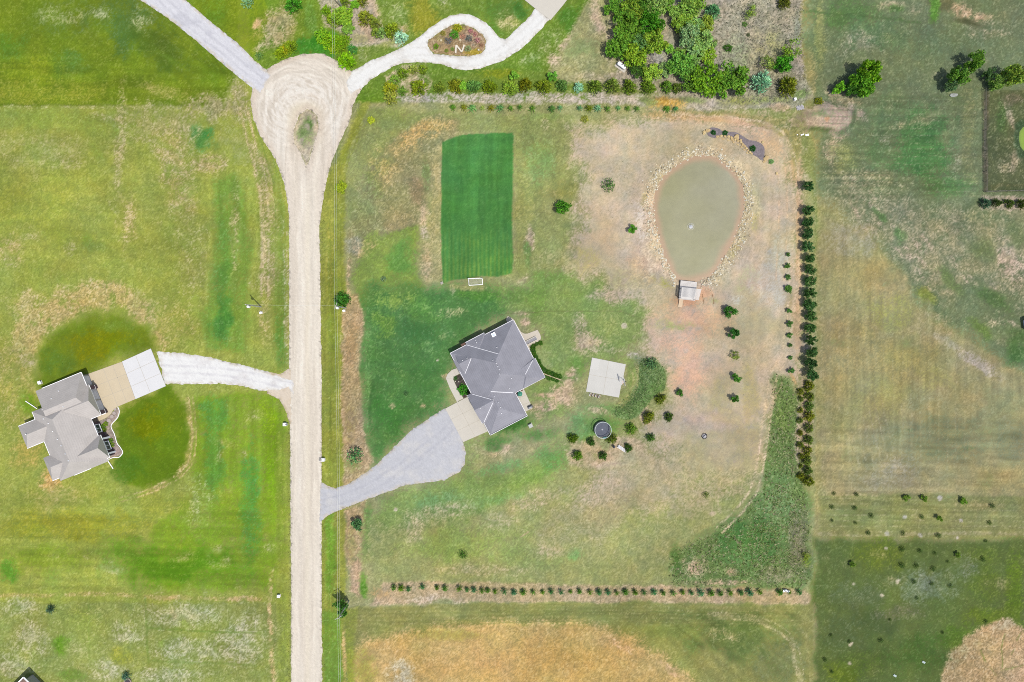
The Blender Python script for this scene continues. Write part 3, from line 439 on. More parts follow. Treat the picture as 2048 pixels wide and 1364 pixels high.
# tall-grass pieces
P(BERM, (108,142,82), .95, 3, 2, 0, ro=.8); E(1310,750,26,30,(126,152,102),.6,0,.8); E(1250,830,24,10,(112,148,92),.6); Ln([(1276,732),(1277,768),(1266,790),(1245,811)],3,(156,156,96),.5,.5); E(1290,722,24,9,(104,128,92),.7)
P(MEADOW, (108,137,80), .95, 9, 7, 0, ro=.8); E(1570,830,24,60,(124,152,82),.6); E(1500,1080,80,50,(84,128,66),.8); E(1560,1010,40,60,(110,146,90),.6); E(1460,1110,50,30,(92,136,74),.6); E(1385,1135,34,22,(206,178,150),.8,10,.75,ro=1); E(1465,1145,16,10,(206,176,146),.7,0,.8); E(1350,1120,14,40,(86,122,58),.7); E(1600,1080,24,80,(124,124,96),.85); E(1560,1150,60,20,(140,140,112),.7,0,.8); E(1420,1062,60,10,(124,146,90),.6,-25); E(1440,1165,90,7,(196,170,146),.6,0,.8); E(1612,1120,9,16,(132,156,56),.6); E(1596,870,6,80,(200,184,164),.7); E(1610,850,14,110,(198,176,146),.7); E(1580,600,8,24,(168,156,112),.6); E(1575,610,10,30,(166,154,116),.6,0,.8,ro=1)
Ln([(1580,745),(1592,768)],4,(210,178,126),.7,1)
# pond rim, bare clay
P(spline(RIPRAP,3), (222,202,172), .95, 12, 9, 0, ro=.6); E(1283,450,14,50,(220,210,196),.8,-6,.7); E(1300,520,20,40,(216,200,172),.6,-25,.7); P(POND,(206,160,120),1,6,1,0,ro=.2)
E(1374,600,30,16,(220,172,136),.8); Ln([(1405,590),(1406,608)],1.5,(120,90,66),.6,.6); Ln([(1425,588),(1427,606)],1.5,(120,90,66),.6,.6)
# beds by the houses
P([(906,757),(910,752),(924,745),(942,786),(936,792),(926,797),(912,773)], (84,76,74), 1, 1.5, .5, 0, ro=.5)
P([(236,813),(239,822),(236,835),(225,846),(222,852),(225,860),(229,869),(234,886),(240,894),(246,904),(242,911),(227,915),(214,918),(205,900),(192,850),(194,843),(210,838),(224,826)], (188,168,158), 1, 1.5, .5, 0, ro=.8)
P(spline(ISLAND,3), (182,150,112), 1, 3, 2, 0, ro=.9); E(948,104,26,7,(186,164,52),.8); E(880,72,20,12,(178,160,90),.6,0,.8); E(945,78,24,18,(190,160,140),.6,0,.8,ro=1); E(915,57,14,7,(166,162,40),.8)
P(TEAR, (206,192,168), 1, 3, 2, 0, ro=.8); E(612,262,18,38,(124,144,88),.95,6,.72,ro=1); E(618,248,12,18,(100,132,66),.9,0,.7,ro=1)
# pale rings round saplings, vole mounds
for x, y, r in [(1810,1034,4.5),(1921,1041,4.5),(1775,1067,5.5),(1840,1070,5),(1916,1075,4.5),(1772,1097,4),(1795,1163,5),(1764,1191,4.5),(1707,1167,4),(1700,1288,5),(1699,1327,4.5),(1880,997,5),(1727,1134,0),(741,650,0),(1248,652,7),(876,720,3.5),(791,1019,5)]:
    if r: E(x, y, r, r, (206,196,172), .8, 0, 0, hard=.5)
# mown fine grass of the pitch
wv = win(870, 1040, 255, 575)
dF = sdf(GX[wv]+wx[wv]*1.5, GY[wv]+wy[wv]*2, spline(FIELD, 2))
aF = sm(-2, 2, dF)
mixin(wv, aF, (80,138,70), .16)
yel = sm(420, 560, GY[wv]+wy[wv]*30)*.8*(.5+.5*np.sin(GX[wv]*2*np.pi/8.3+wx[wv]))*(.75+.5*m2[wv])
GC[wv] += (np.array((134,166,78), np.float32)-GC[wv])*(aF*yel)[..., None]
# ---- mowing and tractor streaks: (polygon, direction deg, amplitude, period px)
def streak(pts, ang, amp, per=9., soft=14):
    p = np.array(pts); w = win(p[:, 0].min()-soft, p[:, 0].max()+soft, p[:, 1].min()-soft, p[:, 1].max()+soft)
    a = sm(-soft, soft, sdf(GX[w], GY[w], pts)); c, s = math.cos(math.radians(ang)), math.sin(math.radians(ang))
    u = GX[w]*c+GY[w]*s; v = -GX[w]*s+GY[w]*c+wx[w]*2
    n = fbm(u/14, v, per, 77, 2)
    GC[w] *= (1+amp*a*n)[..., None]
streak([(0,90),(470,150),(450,212),(0,210)], 0, .10); streak([(300,60),(470,150),(440,180),(330,150)], 33, .12, 12)
streak([(0,220),(380,220),(380,540),(0,540)], 4, .05); streak([(390,300),(560,300),(570,740),(390,720)], 90, .08, 7)
streak([(0,1000),(570,1000),(570,1185),(0,1185)], 2, .10); streak([(400,790),(575,790),(575,1000),(400,1000)], 90, .08, 8)
streak([(1640,420),(1800,520),(2048,760),(2048,800),(1640,980)], 90, .09, 6); streak([(1640,860),(2048,840),(2048,1075),(1640,1075)], 1, .12, 6)
streak([(1640,180),(1960,180),(1960,400),(1640,400)], 0, .12, 7); streak([(700,1212),(1600,1212),(1600,1260),(700,1260)], -1, .13, 7)
streak([(1340,1230),(1620,1230),(1620,1364),(1340,1364)], 40, .12, 10); streak([(886,270),(1024,270),(1024,555),(886,560)], 90, .10, 6); streak([(886,270),(1024,270),(1024,420),(886,420)], 0, .06, 8)
streak([(645,300),(690,300),(690,1364),(645,1364)], 90, .10, 5); streak([(555,420),(580,420),(580,1364),(540,1364)], 90, .08, 5); streak([(1500,300),(1610,300),(1610,760),(1480,760)], 92, .05, 9); streak([(1340,228),(1580,240),(1580,262),(1340,250)], 3, .06, 6); streak([(1030,230),(1160,230),(1160,560),(1030,560)],90,.06,9)
# ---- worn wheel tracks and mower turns
def track(pts, gap, col, a, wd=2.2):
    sp = spline(pts, 6, False)
    for s_ in (-1, 1):
        q = []
        for i, p in enumerate(sp):
            n_ = sp[min(i+1, len(sp)-1)]; o_ = sp[max(i-1, 0)]; dx_, dy_ = n_[0]-o_[0], n_[1]-o_[1]; L_ = math.hypot(dx_, dy_)+1e-6
            q.append((p[0]-dy_/L_*gap*s_, p[1]+dx_/L_*gap*s_))
        Ln(q, wd, col, a, 1.2, .75, ro=.8)
track([(486,214),(505,290),(524,360),(530,440),(530,590)], 7, (206,188,150), .75, 3.5); track([(512,240),(540,320),(556,400),(558,560),(552,700)], 6, (122,146,62), .55)
track([(382,795),(388,860),(382,920),(352,955),(300,982),(240,1000)], 4, (206,186,130), .75); track([(1345,236),(1470,243),(1550,262),(1584,320),(1594,420),(1588,560),(1570,700),(1545,760),(1528,880),(1505,985),(1440,1060)], 7, (216,194,166), .6, 3.5)
track([(1290,225),(1400,238),(1500,258),(1556,300),(1566,420),(1560,560)], 8, (208,180,150), .5, 3); track([(1265,735),(1272,760),(1262,790),(1238,812)], 5, (166,164,104), .6)
track([(1560,760),(1530,840),(1518,930)], 5, (200,182,146), .5); track([(1420,1232),(1500,1236),(1566,1262),(1594,1310),(1602,1380)], 6, (186,176,128), .6); track([(1310,1225),(1420,1250),(1490,1290),(1540,1364)], 14, (120,134,70), .5)
track([(640,470),(676,420),(690,330),(720,260),(742,230)], 5, (136,148,64), .5); track([(662,480),(664,700),(664,950)], 5, (128,146,60), .5); track([(664,1050),(664,1364)], 5, (112,146,54), .5)
for k in range(7): Ln([(1690+12*k,870-12*k),(1706+14*k,940-4*k),(1780+6*k,972-9*k)], 1.8, (186,174,132), .35, 1)
for k in range(9): Ln([(1300+30*k,1222+k*2),(1420+20*k,1232+8*k),(1520+8*k,1290+12*k),(1560+4*k,1400)], 1.6, (104,124,62), .35, 1)
for k in range(26): Ln([(0,992+7.5*k+random.uniform(-2,2)),(270,990+7.2*k),(545,994+7*k)], 1.6, (112,140,42) if k % 2 else (166,170,78), .13, 3)
for k in range(14): Ln([(0,96+8*k),(220,100+8*k),(455-3*k,104+8*k)], 1.6, (98,122,34) if k % 2 else (146,160,62), .14, 3)
for k in range(12): Ln([(300+13*k,50+2*k),(395+8*k,120+4*k)], 2, (86,112,36) if k % 2 else (126,146,52), .3, 1)
for k in range(16): Ln([(1650+3*k,180),(1655+3*k,420)], 1.4, (140,150,104), .12, 2)
for k in range(30): Ln([(1640,188+7*k),(1955,186+7*k)], 1.5, (92,122,74) if k % 2 else (146,158,116), .28, 2)
for k in range(34): Ln([(1642+9*k,470+5.6*k),(1644+9*k,980)], 1.5, (160,150,100) if k % 2 else (190,178,136), .17, 2.5)
for k in range(14): Ln([(1640,996+5.6*k),(2060,1000+5.4*k)], 1.3, (136,140,78) if k % 2 else (182,174,120), .35, 1)
for k in range(10): Ln([(700,1216+4.4*k),(1100,1212+3.4*k),(1600,1216+4.2*k)], 1.3, (124,134,64) if k % 2 else (164,162,98), .28, 1)
# ---- straw, clumps and grain everywhere (own colour of the sward)
f4 = fbm(GX, GY, 120, 81, 3)
GC *= (1+.06*f4+.085*m1+.03*m2)[..., None]; GC[..., 0] *= 1+.05*fbm(GX, GY, 38, 163, 3); GC[..., 2] *= 1+.09*fbm(GX, GY, 60, 167, 3)
def tone(pts, k, soft=20):
    p = np.array(pts); w = win(p[:, 0].min()-soft, p[:, 0].max()+soft, p[:, 1].min()-soft, p[:, 1].max()+soft)
    a = sm(-soft, soft, sdf(GX[w]+wx[w]*10, GY[w]+wy[w]*10, pts)); GC[w] *= 1+a[..., None]*(np.array(k, np.float32)-1)
tone([(1636,400),(1720,460),(1960,690),(BIG,770),(BIG,1078),(1636,1075)], (.925,.955,1.03)); tone([(1632,1078),(BIG,1080),(BIG,BIG),(1632,BIG)], (.97,.975,.96), 6)
tone([(-BIG,-BIG),(560,-BIG),(578,420),(580,BIG),(-BIG,BIG)], (.97,.985,.96)); tone([(735,580),(1010,578),(1026,628),(900,705),(890,816),(745,930),(724,700)], (.96,1.0,1.04), 40)
tone([(1602,-BIG),(BIG,-BIG),(BIG,740),(1960,690),(1720,460),(1636,400)], (.96,.95,.98))
def desat(pts, k, soft=20):
    p = np.array(pts); w = win(p[:, 0].min()-soft, p[:, 0].max()+soft, p[:, 1].min()-soft, p[:, 1].max()+soft)
    a = sm(-soft, soft, sdf(GX[w], GY[w], pts))*k; L_ = GC[w]@np.array([.35, .5, .15], np.float32)
    GC[w] += (L_[..., None]-GC[w])*a[..., None]
desat([(1632,1078),(BIG,1080),(BIG,BIG),(1632,BIG)], .14, 4); desat([(690,1206),(1632,1206),(1632,1250),(1250,1250),(900,1240),(690,1300)], .12, 8); desat([(1400,1250),(1632,1250),(1632,BIG),(1440,BIG)], .12, 12); desat([(1602,-BIG),(BIG,-BIG),(BIG,740),(1960,690),(1720,460),(1636,400)], .12); desat([(720,-BIG),(1230,-BIG),(1230,190),(720,190)], .12); desat([(1010,560),(1290,560),(1290,720),(1150,900),(740,1110),(720,1000),(1050,760)], .15)
GC *= (1+(RO*.62+.07)*(.07*f1+.30*f2+.05*f3)+.02*m2)[..., None]
st = sm(.22, .85, f1*.4+f3*.2+f2*.62)*RO*.5
GC += (np.array((216,205,182), np.float32)-GC)*st[..., None]
dk = sm(.3, .95, -f1*.45-f3*.25+f2*.62)*(RO+.1)*.6
GC *= (1-.38*dk)[..., None]
tint = m2*.5+f3*.5
GC[..., 0] *= 1+.03*tint; GC[..., 2] *= 1-.05*tint
# ---- heights of the ground
z = hgt(GX, GY)
z = z+RO*(.025*f1+.035*f3)+.006*f1
HARD = np.full(GX.shape, -1e3, np.float32)
for poly in (ROAD, PATH_NW, DRIVE_W, MOUTH_W, DRIVE_C, LOOP_NE):
    p = np.array(poly); w = win(p[:, 0].min()-20, p[:, 0].max()+20, p[:, 1].min()-20, p[:, 1].max()+20)
    HARD[w] = np.maximum(HARD[w], sdf(GX[w], GY[w], poly))
for poly in (ISLAND, TEAR):
    p = np.array(poly); w = win(p[:, 0].min()-20, p[:, 0].max()+20, p[:, 1].min()-20, p[:, 1].max()+20)
    HARD[w] = np.minimum(HARD[w], -sdf(GX[w], GY[w], poly))
z = np.where(HARD > 1.2, -.10, z*sm(4, -8, HARD)*.85+z*.15)
for poly in ([(890,810),(980,850),(1090,750),(1020,630),(895,700)], [(40,840),(90,770),(175,735),(300,690),(340,775),(250,810),(225,935),(130,965)], [(1170,712),(1256,726),(1240,798),(1168,785)], [(1045,-10),(1140,-10),(1102,44),(1066,20)]):
    p = np.array(poly); w = win(p[:, 0].min()-20, p[:, 0].max()+20, p[:, 1].min()-20, p[:, 1].max()+20)
    z[w] = z[w]*sm(2, -8, sdf(GX[w], GY[w], poly))-.02*sm(-2, 2, sdf(GX[w], GY[w], poly))
far = np.maximum(np.abs(GX-1024)/8-140, np.abs(GY-682)/8-97)
z = np.where(far > 3, 0, z)
co = np.stack([(GX-1024)/8, (682-GY)/8, z], -1).reshape(-1, 3)
idx = np.arange(NYg*NXg).reshape(NYg, NXg)
# rows run with growing y already (GY falls), so this order faces up
q = np.stack([idx[:-1, :-1], idx[:-1, 1:], idx[1:, 1:], idx[1:, :-1]], -1).reshape(-1, 4)
me = np_mesh('ground', co, q, to_albedo(np.clip(GC, 6, 250)).reshape(-1, 3))
me.materials.append(attr_mat('sward_and_soil', 1.0, 5., .17, .0, .05))
tag(link('ground', me), kind='structure')

# ------------------------------------------------------------------ gravel sheets with falling edges
GRAVEL = attr_mat('gravel', .95, 7., .05, .05, .1)
def sheet(name, poly, colfun, top=.05, hole=None, rag=2.0, step=.28, label=None):
    p = np.array(poly); x0, x1 = max(p[:, 0].min()-6, -120), min(p[:, 0].max()+6, 2170); y0, y1 = max(p[:, 1].min()-6, -110), min(p[:, 1].max()+6, 1560)
    X, Y = np.meshgrid(np.arange(x0, x1, step*8, dtype=np.float32), np.arange(y0, y1, step*8, dtype=np.float32))
    d = sdf(X, Y, poly)
    if hole is not None: d = np.minimum(d, -sdf(X, Y, hole))
    d = d+fbm(X, Y, 6, 91, 2)*rag
    zz = np.where(d > 0, top*sm(0, 3, d)+0, 0.)+np.where(d <= 0, d*.05, 0.)+np.where(d > 0, .012*fbm(X, Y, 10, 95, 2), 0)
    col = colfun(X, Y, d)
    cc = np.stack([(X-1024)/8, (682-Y)/8, zz+.002], -1)
    ok = d > -4.5; n1, n2 = X.shape; ii = np.arange(n1*n2).reshape(n1, n2)
    keep = ok[:-1, :-1] | ok[:-1, 1:] | ok[1:, 1:] | ok[1:, :-1]
    q = np.stack([ii[:-1, :-1], ii[1:, :-1], ii[1:, 1:], ii[:-1, 1:]], -1)[keep]
    used = np.unique(q); mp = np.zeros(n1*n2, np.int64); mp[used] = np.arange(len(used))
    me = np_mesh(name, cc.reshape(-1, 3)[used], mp[q], to_albedo(np.clip(col, 6, 250)).reshape(-1, 3)[used])
    me.materials.append(GRAVEL)
    return tag(link(name, me), kind='structure')
def lerp(a, b, t): return np.asarray(a, np.float32)+(np.asarray(b, np.float32)-np.asarray(a, np.float32))*t[..., None]
def c_road(X, Y, d):
    dx = X-611; yy = np.minimum(Y-235, 0)
    r = np.sqrt(dx*dx+yy*yy*1.15)
    s = np.where(dx < 0, -r, r)
    along = np.where(Y > 235, Y, 235-np.arctan2(-yy, np.abs(dx)+1e-3)*60)
    w = fbm(X, Y, 40, 101, 2)*3
    w = w+fbm(X, Y, 90, 105, 2)*7*sm(420, 300, Y); n = fbm(s+w, along/16, 3.6, 103, 3); n2 = fbm(s+w*1.3, along/26, 11, 104, 3)
    r2 = np.sqrt((X-600)**2+((Y-205)*1.1)**2); nb = fbm(r2+w*2, np.arctan2(Y-205, X-600)*14, 4., 173, 3); tc = sm(330, 250, Y); n = n*(1-.5*tc)+nb*1.15*tc; n2 = n2*(1-.45*tc)
    c = lerp((230,219,206), (240,231,219), sm(-.4, .5, n2))
    c = c+(n*(15+8*sm(420, 300, Y)))[..., None]; c = c*(1+.03*fbm(s+w, along/60, 8, 177, 2))[..., None]
    tr = np.exp(-((s-4+w*.5)/6)**2)*sm(330, 430, Y)+np.exp(-((np.abs(s)-20)/5)**2)*.35
    c = c+(np.array((246,236,216))-c)*(np.clip(tr, 0, 1)*.55)[..., None]
    ring = sm(20, 60, r)*sm(110, 70, r)*sm(360, 240, Y)
    c = c+(np.array((243,238,232))-c)*(ring*.55*sm(-.3, .3, n2+n*.9))[..., None]
    inner = sm(46, 16, r)*sm(330, 230, Y); c = c+(np.array((238,226,196))-c)*(inner*.6)[..., None]
    edge = sm(16, 3, d)*sm(420, 230, Y); c = c+(np.array((222,206,190))-c)*(edge*.7)[..., None]
    # loose stones thrown to the edges
    e = sm(7, 1, d)*sm(-.1, .5, fbm(X, Y, 3.2, 107, 2)); c = c+(np.array((246,236,218))-c)*(e*.6)[..., None]
    e2 = sm(5, 0, d)*sm(.1, .5, fbm(X, Y, 2.6, 109, 2)); c = c*(1-.35*e2)[..., None]
    return c*(1+.02*RNG.standard_normal(X.shape))[..., None]
def c_white(base, alt, edge=(214,200,178), tr=None, tcol=(196,194,198), gap=7):
    def f(X, Y, d):
        n = fbm(X, Y, 22, 111, 3); n3 = fbm(X, Y, 4, 113, 2)
        c = lerp(base, alt, sm(.05, .7, n)); c = c+(n3*4)[..., None]
        if tr is not None:
            dl = dline(X+n*5, Y+n3*1.5, spline(tr, 6, False)); k = np.exp(-((dl-gap)/2.6)**2)*.5+np.exp(-((dl-gap*2.3)/2.)**2)*.2
            k = k*(.55+.8*sm(-.5, .5, fbm(X, Y, 12, 119, 2))); c = c+(np.array(tcol)-c)*np.clip(k, 0, 1)[..., None]
        e = sm(9, 0, d)*sm(-.35, .35, fbm(X, Y, 5, 115, 2)); c = c+(np.array(edge)-c)*(e*.8)[..., None]
        e2 = sm(4, -1, d)*sm(.1, .5, fbm(X, Y, 2.6, 117, 2)); c = c*(1-.3*e2)[..., None]
        return c*(1+.018*RNG.standard_normal(X.shape))[..., None]
    return f
sheet('gravel_road', ROAD, c_road, .06, TEAR, 2.2)
sheet('gravel_path', PATH_NW, c_white((228,228,236),(214,214,224), tr=[(300,-20),(420,80),(500,145),(545,175)], tcol=(202,202,212)), .075, None, 2.0)
sheet('driveway_mouth', MOUTH_W, c_white((230,216,200),(226,210,190),(206,190,160)), .05, None, 2.)
sheet('white_gravel_driveway', DRIVE_W, c_white((248,248,249),(232,229,230),(218,208,194), [(590,775),(500,752),(420,742),(320,738)], (216,214,220)), .085, None, 2.8)
sheet('grey_gravel_driveway', DRIVE_C, c_white((206,207,215),(216,215,218),(214,202,186), [(640,1008),(700,992),(780,950),(860,890),(912,845)], (190,191,202), 8), .07, None, 2.2)
sheet('looping_gravel_driveway', LOOP_NE, c_white((250,250,250),(240,238,236),(222,214,204), [(700,165),(760,128),(840,102),(930,126),(1010,98),(1085,30)], (228,226,224)), .085, ISLAND, 2.2)

# pond water: turbid, clay stirred up along the bank
def pond(name, poly, deep, deep2, shore, sw, zz, rough):
    pl = spline(poly, 4); p = np.array(pl); X, Y = np.meshgrid(np.arange(p[:, 0].min()-14, p[:, 0].max()+14, 3., dtype=np.float32), np.arange(p[:, 1].min()-14, p[:, 1].max()+14, 3., dtype=np.float32))
    d = sdf(X, Y, pl); n = fbm(X, Y, 70, 121, 3); t = np.clip((X-p[:, 0].min())/(p[:, 0].max()-p[:, 0].min()), 0, 1)
    c = lerp(deep, deep2, np.clip(t*.8+n*.5, 0, 1)); nb_ = fbm(X, Y, 26, 127, 3); c = c+(fbm(X, Y, 34, 129, 3)*7)[..., None]; c = c+(np.array(shore)-c)*(sm(sw*(1+.6*nb_), 1, d)*.85)[..., None]
    ok = d > -11; ii = np.arange(X.size).reshape(X.shape); keep = ok[:-1, :-1] & ok[:-1, 1:] & ok[1:, 1:] & ok[1:, :-1]
    q = np.stack([ii[:-1, :-1], ii[1:, :-1], ii[1:, 1:], ii[:-1, 1:]], -1)[keep]; used = np.unique(q); mp = np.zeros(X.size, np.int64); mp[used] = np.arange(len(used))
    cc = np.stack([(X-1024)/8, (682-Y)/8, np.full(X.shape, zz)], -1).reshape(-1, 3)
    me = np_mesh(name, cc[used], mp[q], to_albedo(c).reshape(-1, 3)[used]); me.materials.append(attr_mat(name+'_surface', rough, .8, .05, .10, .35))
    return tag(link(name, me), kind='structure')
pond('pond_water', POND, (160,158,116), (167,165,140), (198,162,132), 15, -.3, .35)
pond('green_pond_water', GREENPOND, (138,170,40), (130,164,44), (120,150,50), 6, -.25, .5)

# concrete
def slab(name, pts, m, z0=-.1, z1=.125, kind='structure'):
    b = MB().prism([g(*p) for p in pts], z0, z1)
    return tag(b.build(name, m), kind=kind)
def joint(par, a, b, z=.127):
    j = MB().bar((*g(*a), z), (*g(*b), z), .07, .006); return j.build('joint', mat('joint', C(204,196,182), .9), par)
CW = mat('fresh_concrete', C(240,240,244), .9, .5, .05); CB = mat('tan_concrete', C(226,210,182), .9, .35, .08); CG = mat('grey_concrete', C(224,218,208), .9, .6, .06); CC = mat('court_concrete', C(221,219,215), .9, .45, .07)
o = slab('white_concrete_apron', [(244.5,723),(302,697),(332,772),(271.5,798)], CW)
joint(o, (254,747),(311,721)); joint(o, (262,773),(321,747)); joint(o, (272,711),(301,785))
o = slab('tan_concrete_apron', [(172,749.5),(244.2,723.3),(271.2,798),(236,813),(228,818),(222,828),(212,836),(194,844),(188,830),(205,822)], CB)
joint(o, (184,775),(253,748)); joint(o, (194,800),(262,773)); joint(o, (207,737),(236,812)); joint(o, (226,730),(254,805))
o = slab('concrete_apron', [(890.8,817),(937.6,792.2),(975.5,862.6),(926.4,884)], CG)
joint(o, (902,839),(949,815)); joint(o, (914,862),(962,838)); joint(o, (914,805),(950,873))
o = slab('front_walk', [(914.6,805),(899.7,776.4),(892,756.6),(894.8,748.7),(903.7,739.8),(917.5,735),(925,744.5),(909.6,752.2),(906.2,758),(912.6,772.5),(927,796.8),(916,802)], CG, -.1, .118)
joint(o,(907,741),(912,751),.12); joint(o,(914,737),(919,748),.12); joint(o,(894,757),(906,758),.12); joint(o,(901,779),(914,775),.12)
slab('side_patio', [(1013,636),(1015.5,632),(1022,635),(1028.4,640),(1035,652.7),(1042,663.6),(1048,667),(1054,667.5),(1075,659.6),(1080,668),(1082,675.4),(1080,681),(1064,689),(1062,694),(1062,699),(1068,716),(1076,728),(1060,722),(1012,640)], mat('patio_concrete', C(224,214,200), .9, .6, .06))
o = slab('rear_patio', [(1046,774.5),(1065,816),(1049,824),(1026,784)], CG); joint(o,(1034,796),(1054,790)); joint(o,(1042,811),(1060,804))
o = slab('basketball_court', [(1184,715),(1251.5,728.6),(1246.7,753.4),(1250.5,762),(1242,771.5),(1237.8,795),(1172,783)], CC, -.1, .1)
MB().prism([g(*p) for p in [(1184.8,716),(1200,719.2),(1196,740),(1180,737)]], .1002, .104).build('patch', mat('pale_patch', C(228,226,223), .9, .6, .03), o)
for a_, b_ in [((1217,722),(1206,789)),((1178,749),(1246,761))]: joint(o, a_, b_, .101)
slab('north_concrete_drive', [(1036,-14),(1049,0),(1070,17),(1101,40.5),(1126.5,10),(1146,-16)], CG)
# dark decorative gravel bed above the pond
bp = spline(BED, 3); tag(MB().prism([g(*p) for p in bp], -.05, .07).build('gravel_bed', mat('dark_gravel', C(140,130,136), .95, 6, .45, scale2=2)), kind='structure')
# ================================================================== HOUSES
def zroof(blocks, u, v):
    best = 0
    for b in blocks:
        ax, a0, ar, a1, b0, b1, e0, e1, h = b[:9]
        A, B = (u, v) if ax == 'v' else (v, u)
        if not (a0-.01 <= A <= a1+.01 and b0-.01 <= B <= b1+.01): continue
        zz = h*((A-a0)/(ar-a0) if A < ar else (a1-A)/(a1-ar))
        if e0: zz = min(zz, h*(B-b0)/e0)
        if e1: zz = min(zz, h*(b1-B)/e1)
        best = max(best, zz+(b[9] if len(b) > 9 else 0))
    return best
def roof_block(b, z0, mats, par):
    ax, a0, ar, a1, b0, b1, e0, e1, h = b[:9]; zo = z0+(b[9] if len(b) > 9 else 0)
    f = (lambda A, B, z: (A, -B, z)) if ax == 'v' else (lambda A, B, z: (B, -A, z))
    t = .16
    P_ = [f(a0,b0,zo), f(a1,b0,zo), f(a1,b1,zo), f(a0,b1,zo), f(ar,b0+e0,zo+h), f(ar,b1-e1,zo+h)]
    low = [f(a0,b0,zo-t), f(a1,b0,zo-t), f(a1,b1,zo-t), f(a0,b1,zo-t)]
    fs = [(0,4,5,3), (1,2,5,4), (0,1,4), (2,3,5), (6,7,8,9), (0,6,7,1), (1,7,8,2), (2,8,9,3), (3,9,6,0)]
    m = MB(); m.v = P_+low; m.f = fs; m.mi = [0, 0, 0 if e0 else 1, 0 if e1 else 1, 1, 2, 2, 2, 2]
    o = m.build('roof_section', mats, par); me = o.data
    bm = bmesh.new(); bm.from_mesh(me); bmesh.ops.recalc_face_normals(bm, faces=bm.faces); bm.to_mesh(me); bm.free()
    return o
def edge_strip(par, name, a, b, z, mm, w=.15, h=.14):
    m = MB(); m.bar((a[0], -a[1], z), (b[0], -b[1], z), w, h); return m.build(name, mm, par)
def flash(par, blocks, z0, a, b, mm, w=.2):
    n = 8; vs = []; fs = []
    d = Vector((b[0]-a[0], -(b[1]-a[1]), 0)).normalized(); r = Vector((-d.y, d.x, 0))*w/2
    for i in range(n+1):
        u = a[0]+(b[0]-a[0])*i/n; v = a[1]+(b[1]-a[1])*i/n; zz = z0+zroof(blocks, u, v)+.07
        p = Vector((u, -v, zz)); vs += [p-r, p+r]
    for i in range(n): fs.append((2*i, 2*i+1, 2*i+3, 2*i+2))
    m = MB().add(vs, fs); k = len(vs); m.add([v-Vector((0,0,.05)) for v in vs], [f[::-1] for f in fs])
    return m.build('valley_flashing', mm, par)
def vent(par, blocks, z0, u, v, mm, s=.28, hgt_=.22):
    zz = z0+zroof(blocks, u, v)-.08
    m = MB().lathe([(s*.5, zz), (s*.5, zz+hgt_), (s*.72, zz+hgt_+.02), (s*.6, zz+hgt_+.14), (s*.2, zz+hgt_+.2)], 8, 0, u, -v)
    return m.build('roof_vent', mm, par)
def wall_window(par, u, v, du, dv, z0, z1, out, fm, gm, n=1):
    """window in a wall: centre (u,v), half width along (du,dv), pushed out along out"""
    c = Vector((u, -v, (z0+z1)/2)); t = Vector((du, -dv, 0)); hw = t.length; t = t.normalized(); nn = Vector((out[0], -out[1], 0)).normalized(); hh = (z1-z0)/2
    m = MB(); up = Vector((0,0,1))
    for s in (-1, 1):
        m.bar(c+t*s*hw-up*hh+nn*.06, c+t*s*hw+up*hh+nn*.06, .14, .12)
        m.bar(c-t*(hw+.07)+up*s*hh+nn*.062, c+t*(hw+.07)+up*s*hh+nn*.062, .12, .16)
    for k in range(1, n+1):
        q = c+t*(-hw+2*hw*k/(n+1)); m.bar(q-up*hh+nn*.05, q+up*hh+nn*.05, .08, .1)
    fr = m.build('window', fm, par)
    for k in range(n+1):
        a = -hw+2*hw*k/(n+1)+.05; b = -hw+2*hw*(k+1)/(n+1)-.05
        q = [c+t*a-up*(hh-.05)+nn*.02, c+t*b-up*(hh-.05)+nn*.02, c+t*b+up*(hh-.05)+nn*.02, c+t*a+up*(hh-.05)+nn*.02]
        MB().add(q, [(0,1,2,3)]).build('pane', gm, fr)
    return fr
GLASS = mat('window_glass', (.03, .045, .05), .08, 1, .1, 0, .6)
def wall_poly(par, poly, z1, mm, name='wall'):
    """one wall object per side of the outline"""
    n = len(poly); A = sum(poly[i][0]*-poly[(i+1) % n][1]+poly[(i+1) % n][0]*poly[i][1] for i in range(n))
    pp = poly if A > 0 else poly[::-1]
    for i in range(n):
        a, b = pp[i], pp[(i+1) % n]
        d = Vector((b[0]-a[0], -(b[1]-a[1]), 0)); L = d.length; d.normalize(); nn = Vector((-d.y, d.x, 0))*.2   # inwards
        A_, B_ = Vector((a[0], -a[1], 0)), Vector((b[0], -b[1], 0))
        q = [A_, B_, B_+nn, A_+nn]
        vs = [(v.x, v.y, -.05) for v in q]+[(v.x, v.y, z1) for v in q]
        MB().add(vs, [(3,2,1,0),(4,5,6,7),(0,1,5,4),(1,2,6,5),(2,3,7,6),(3,0,4,7)]).build(name, mm(i) if callable(mm) else mm, par)

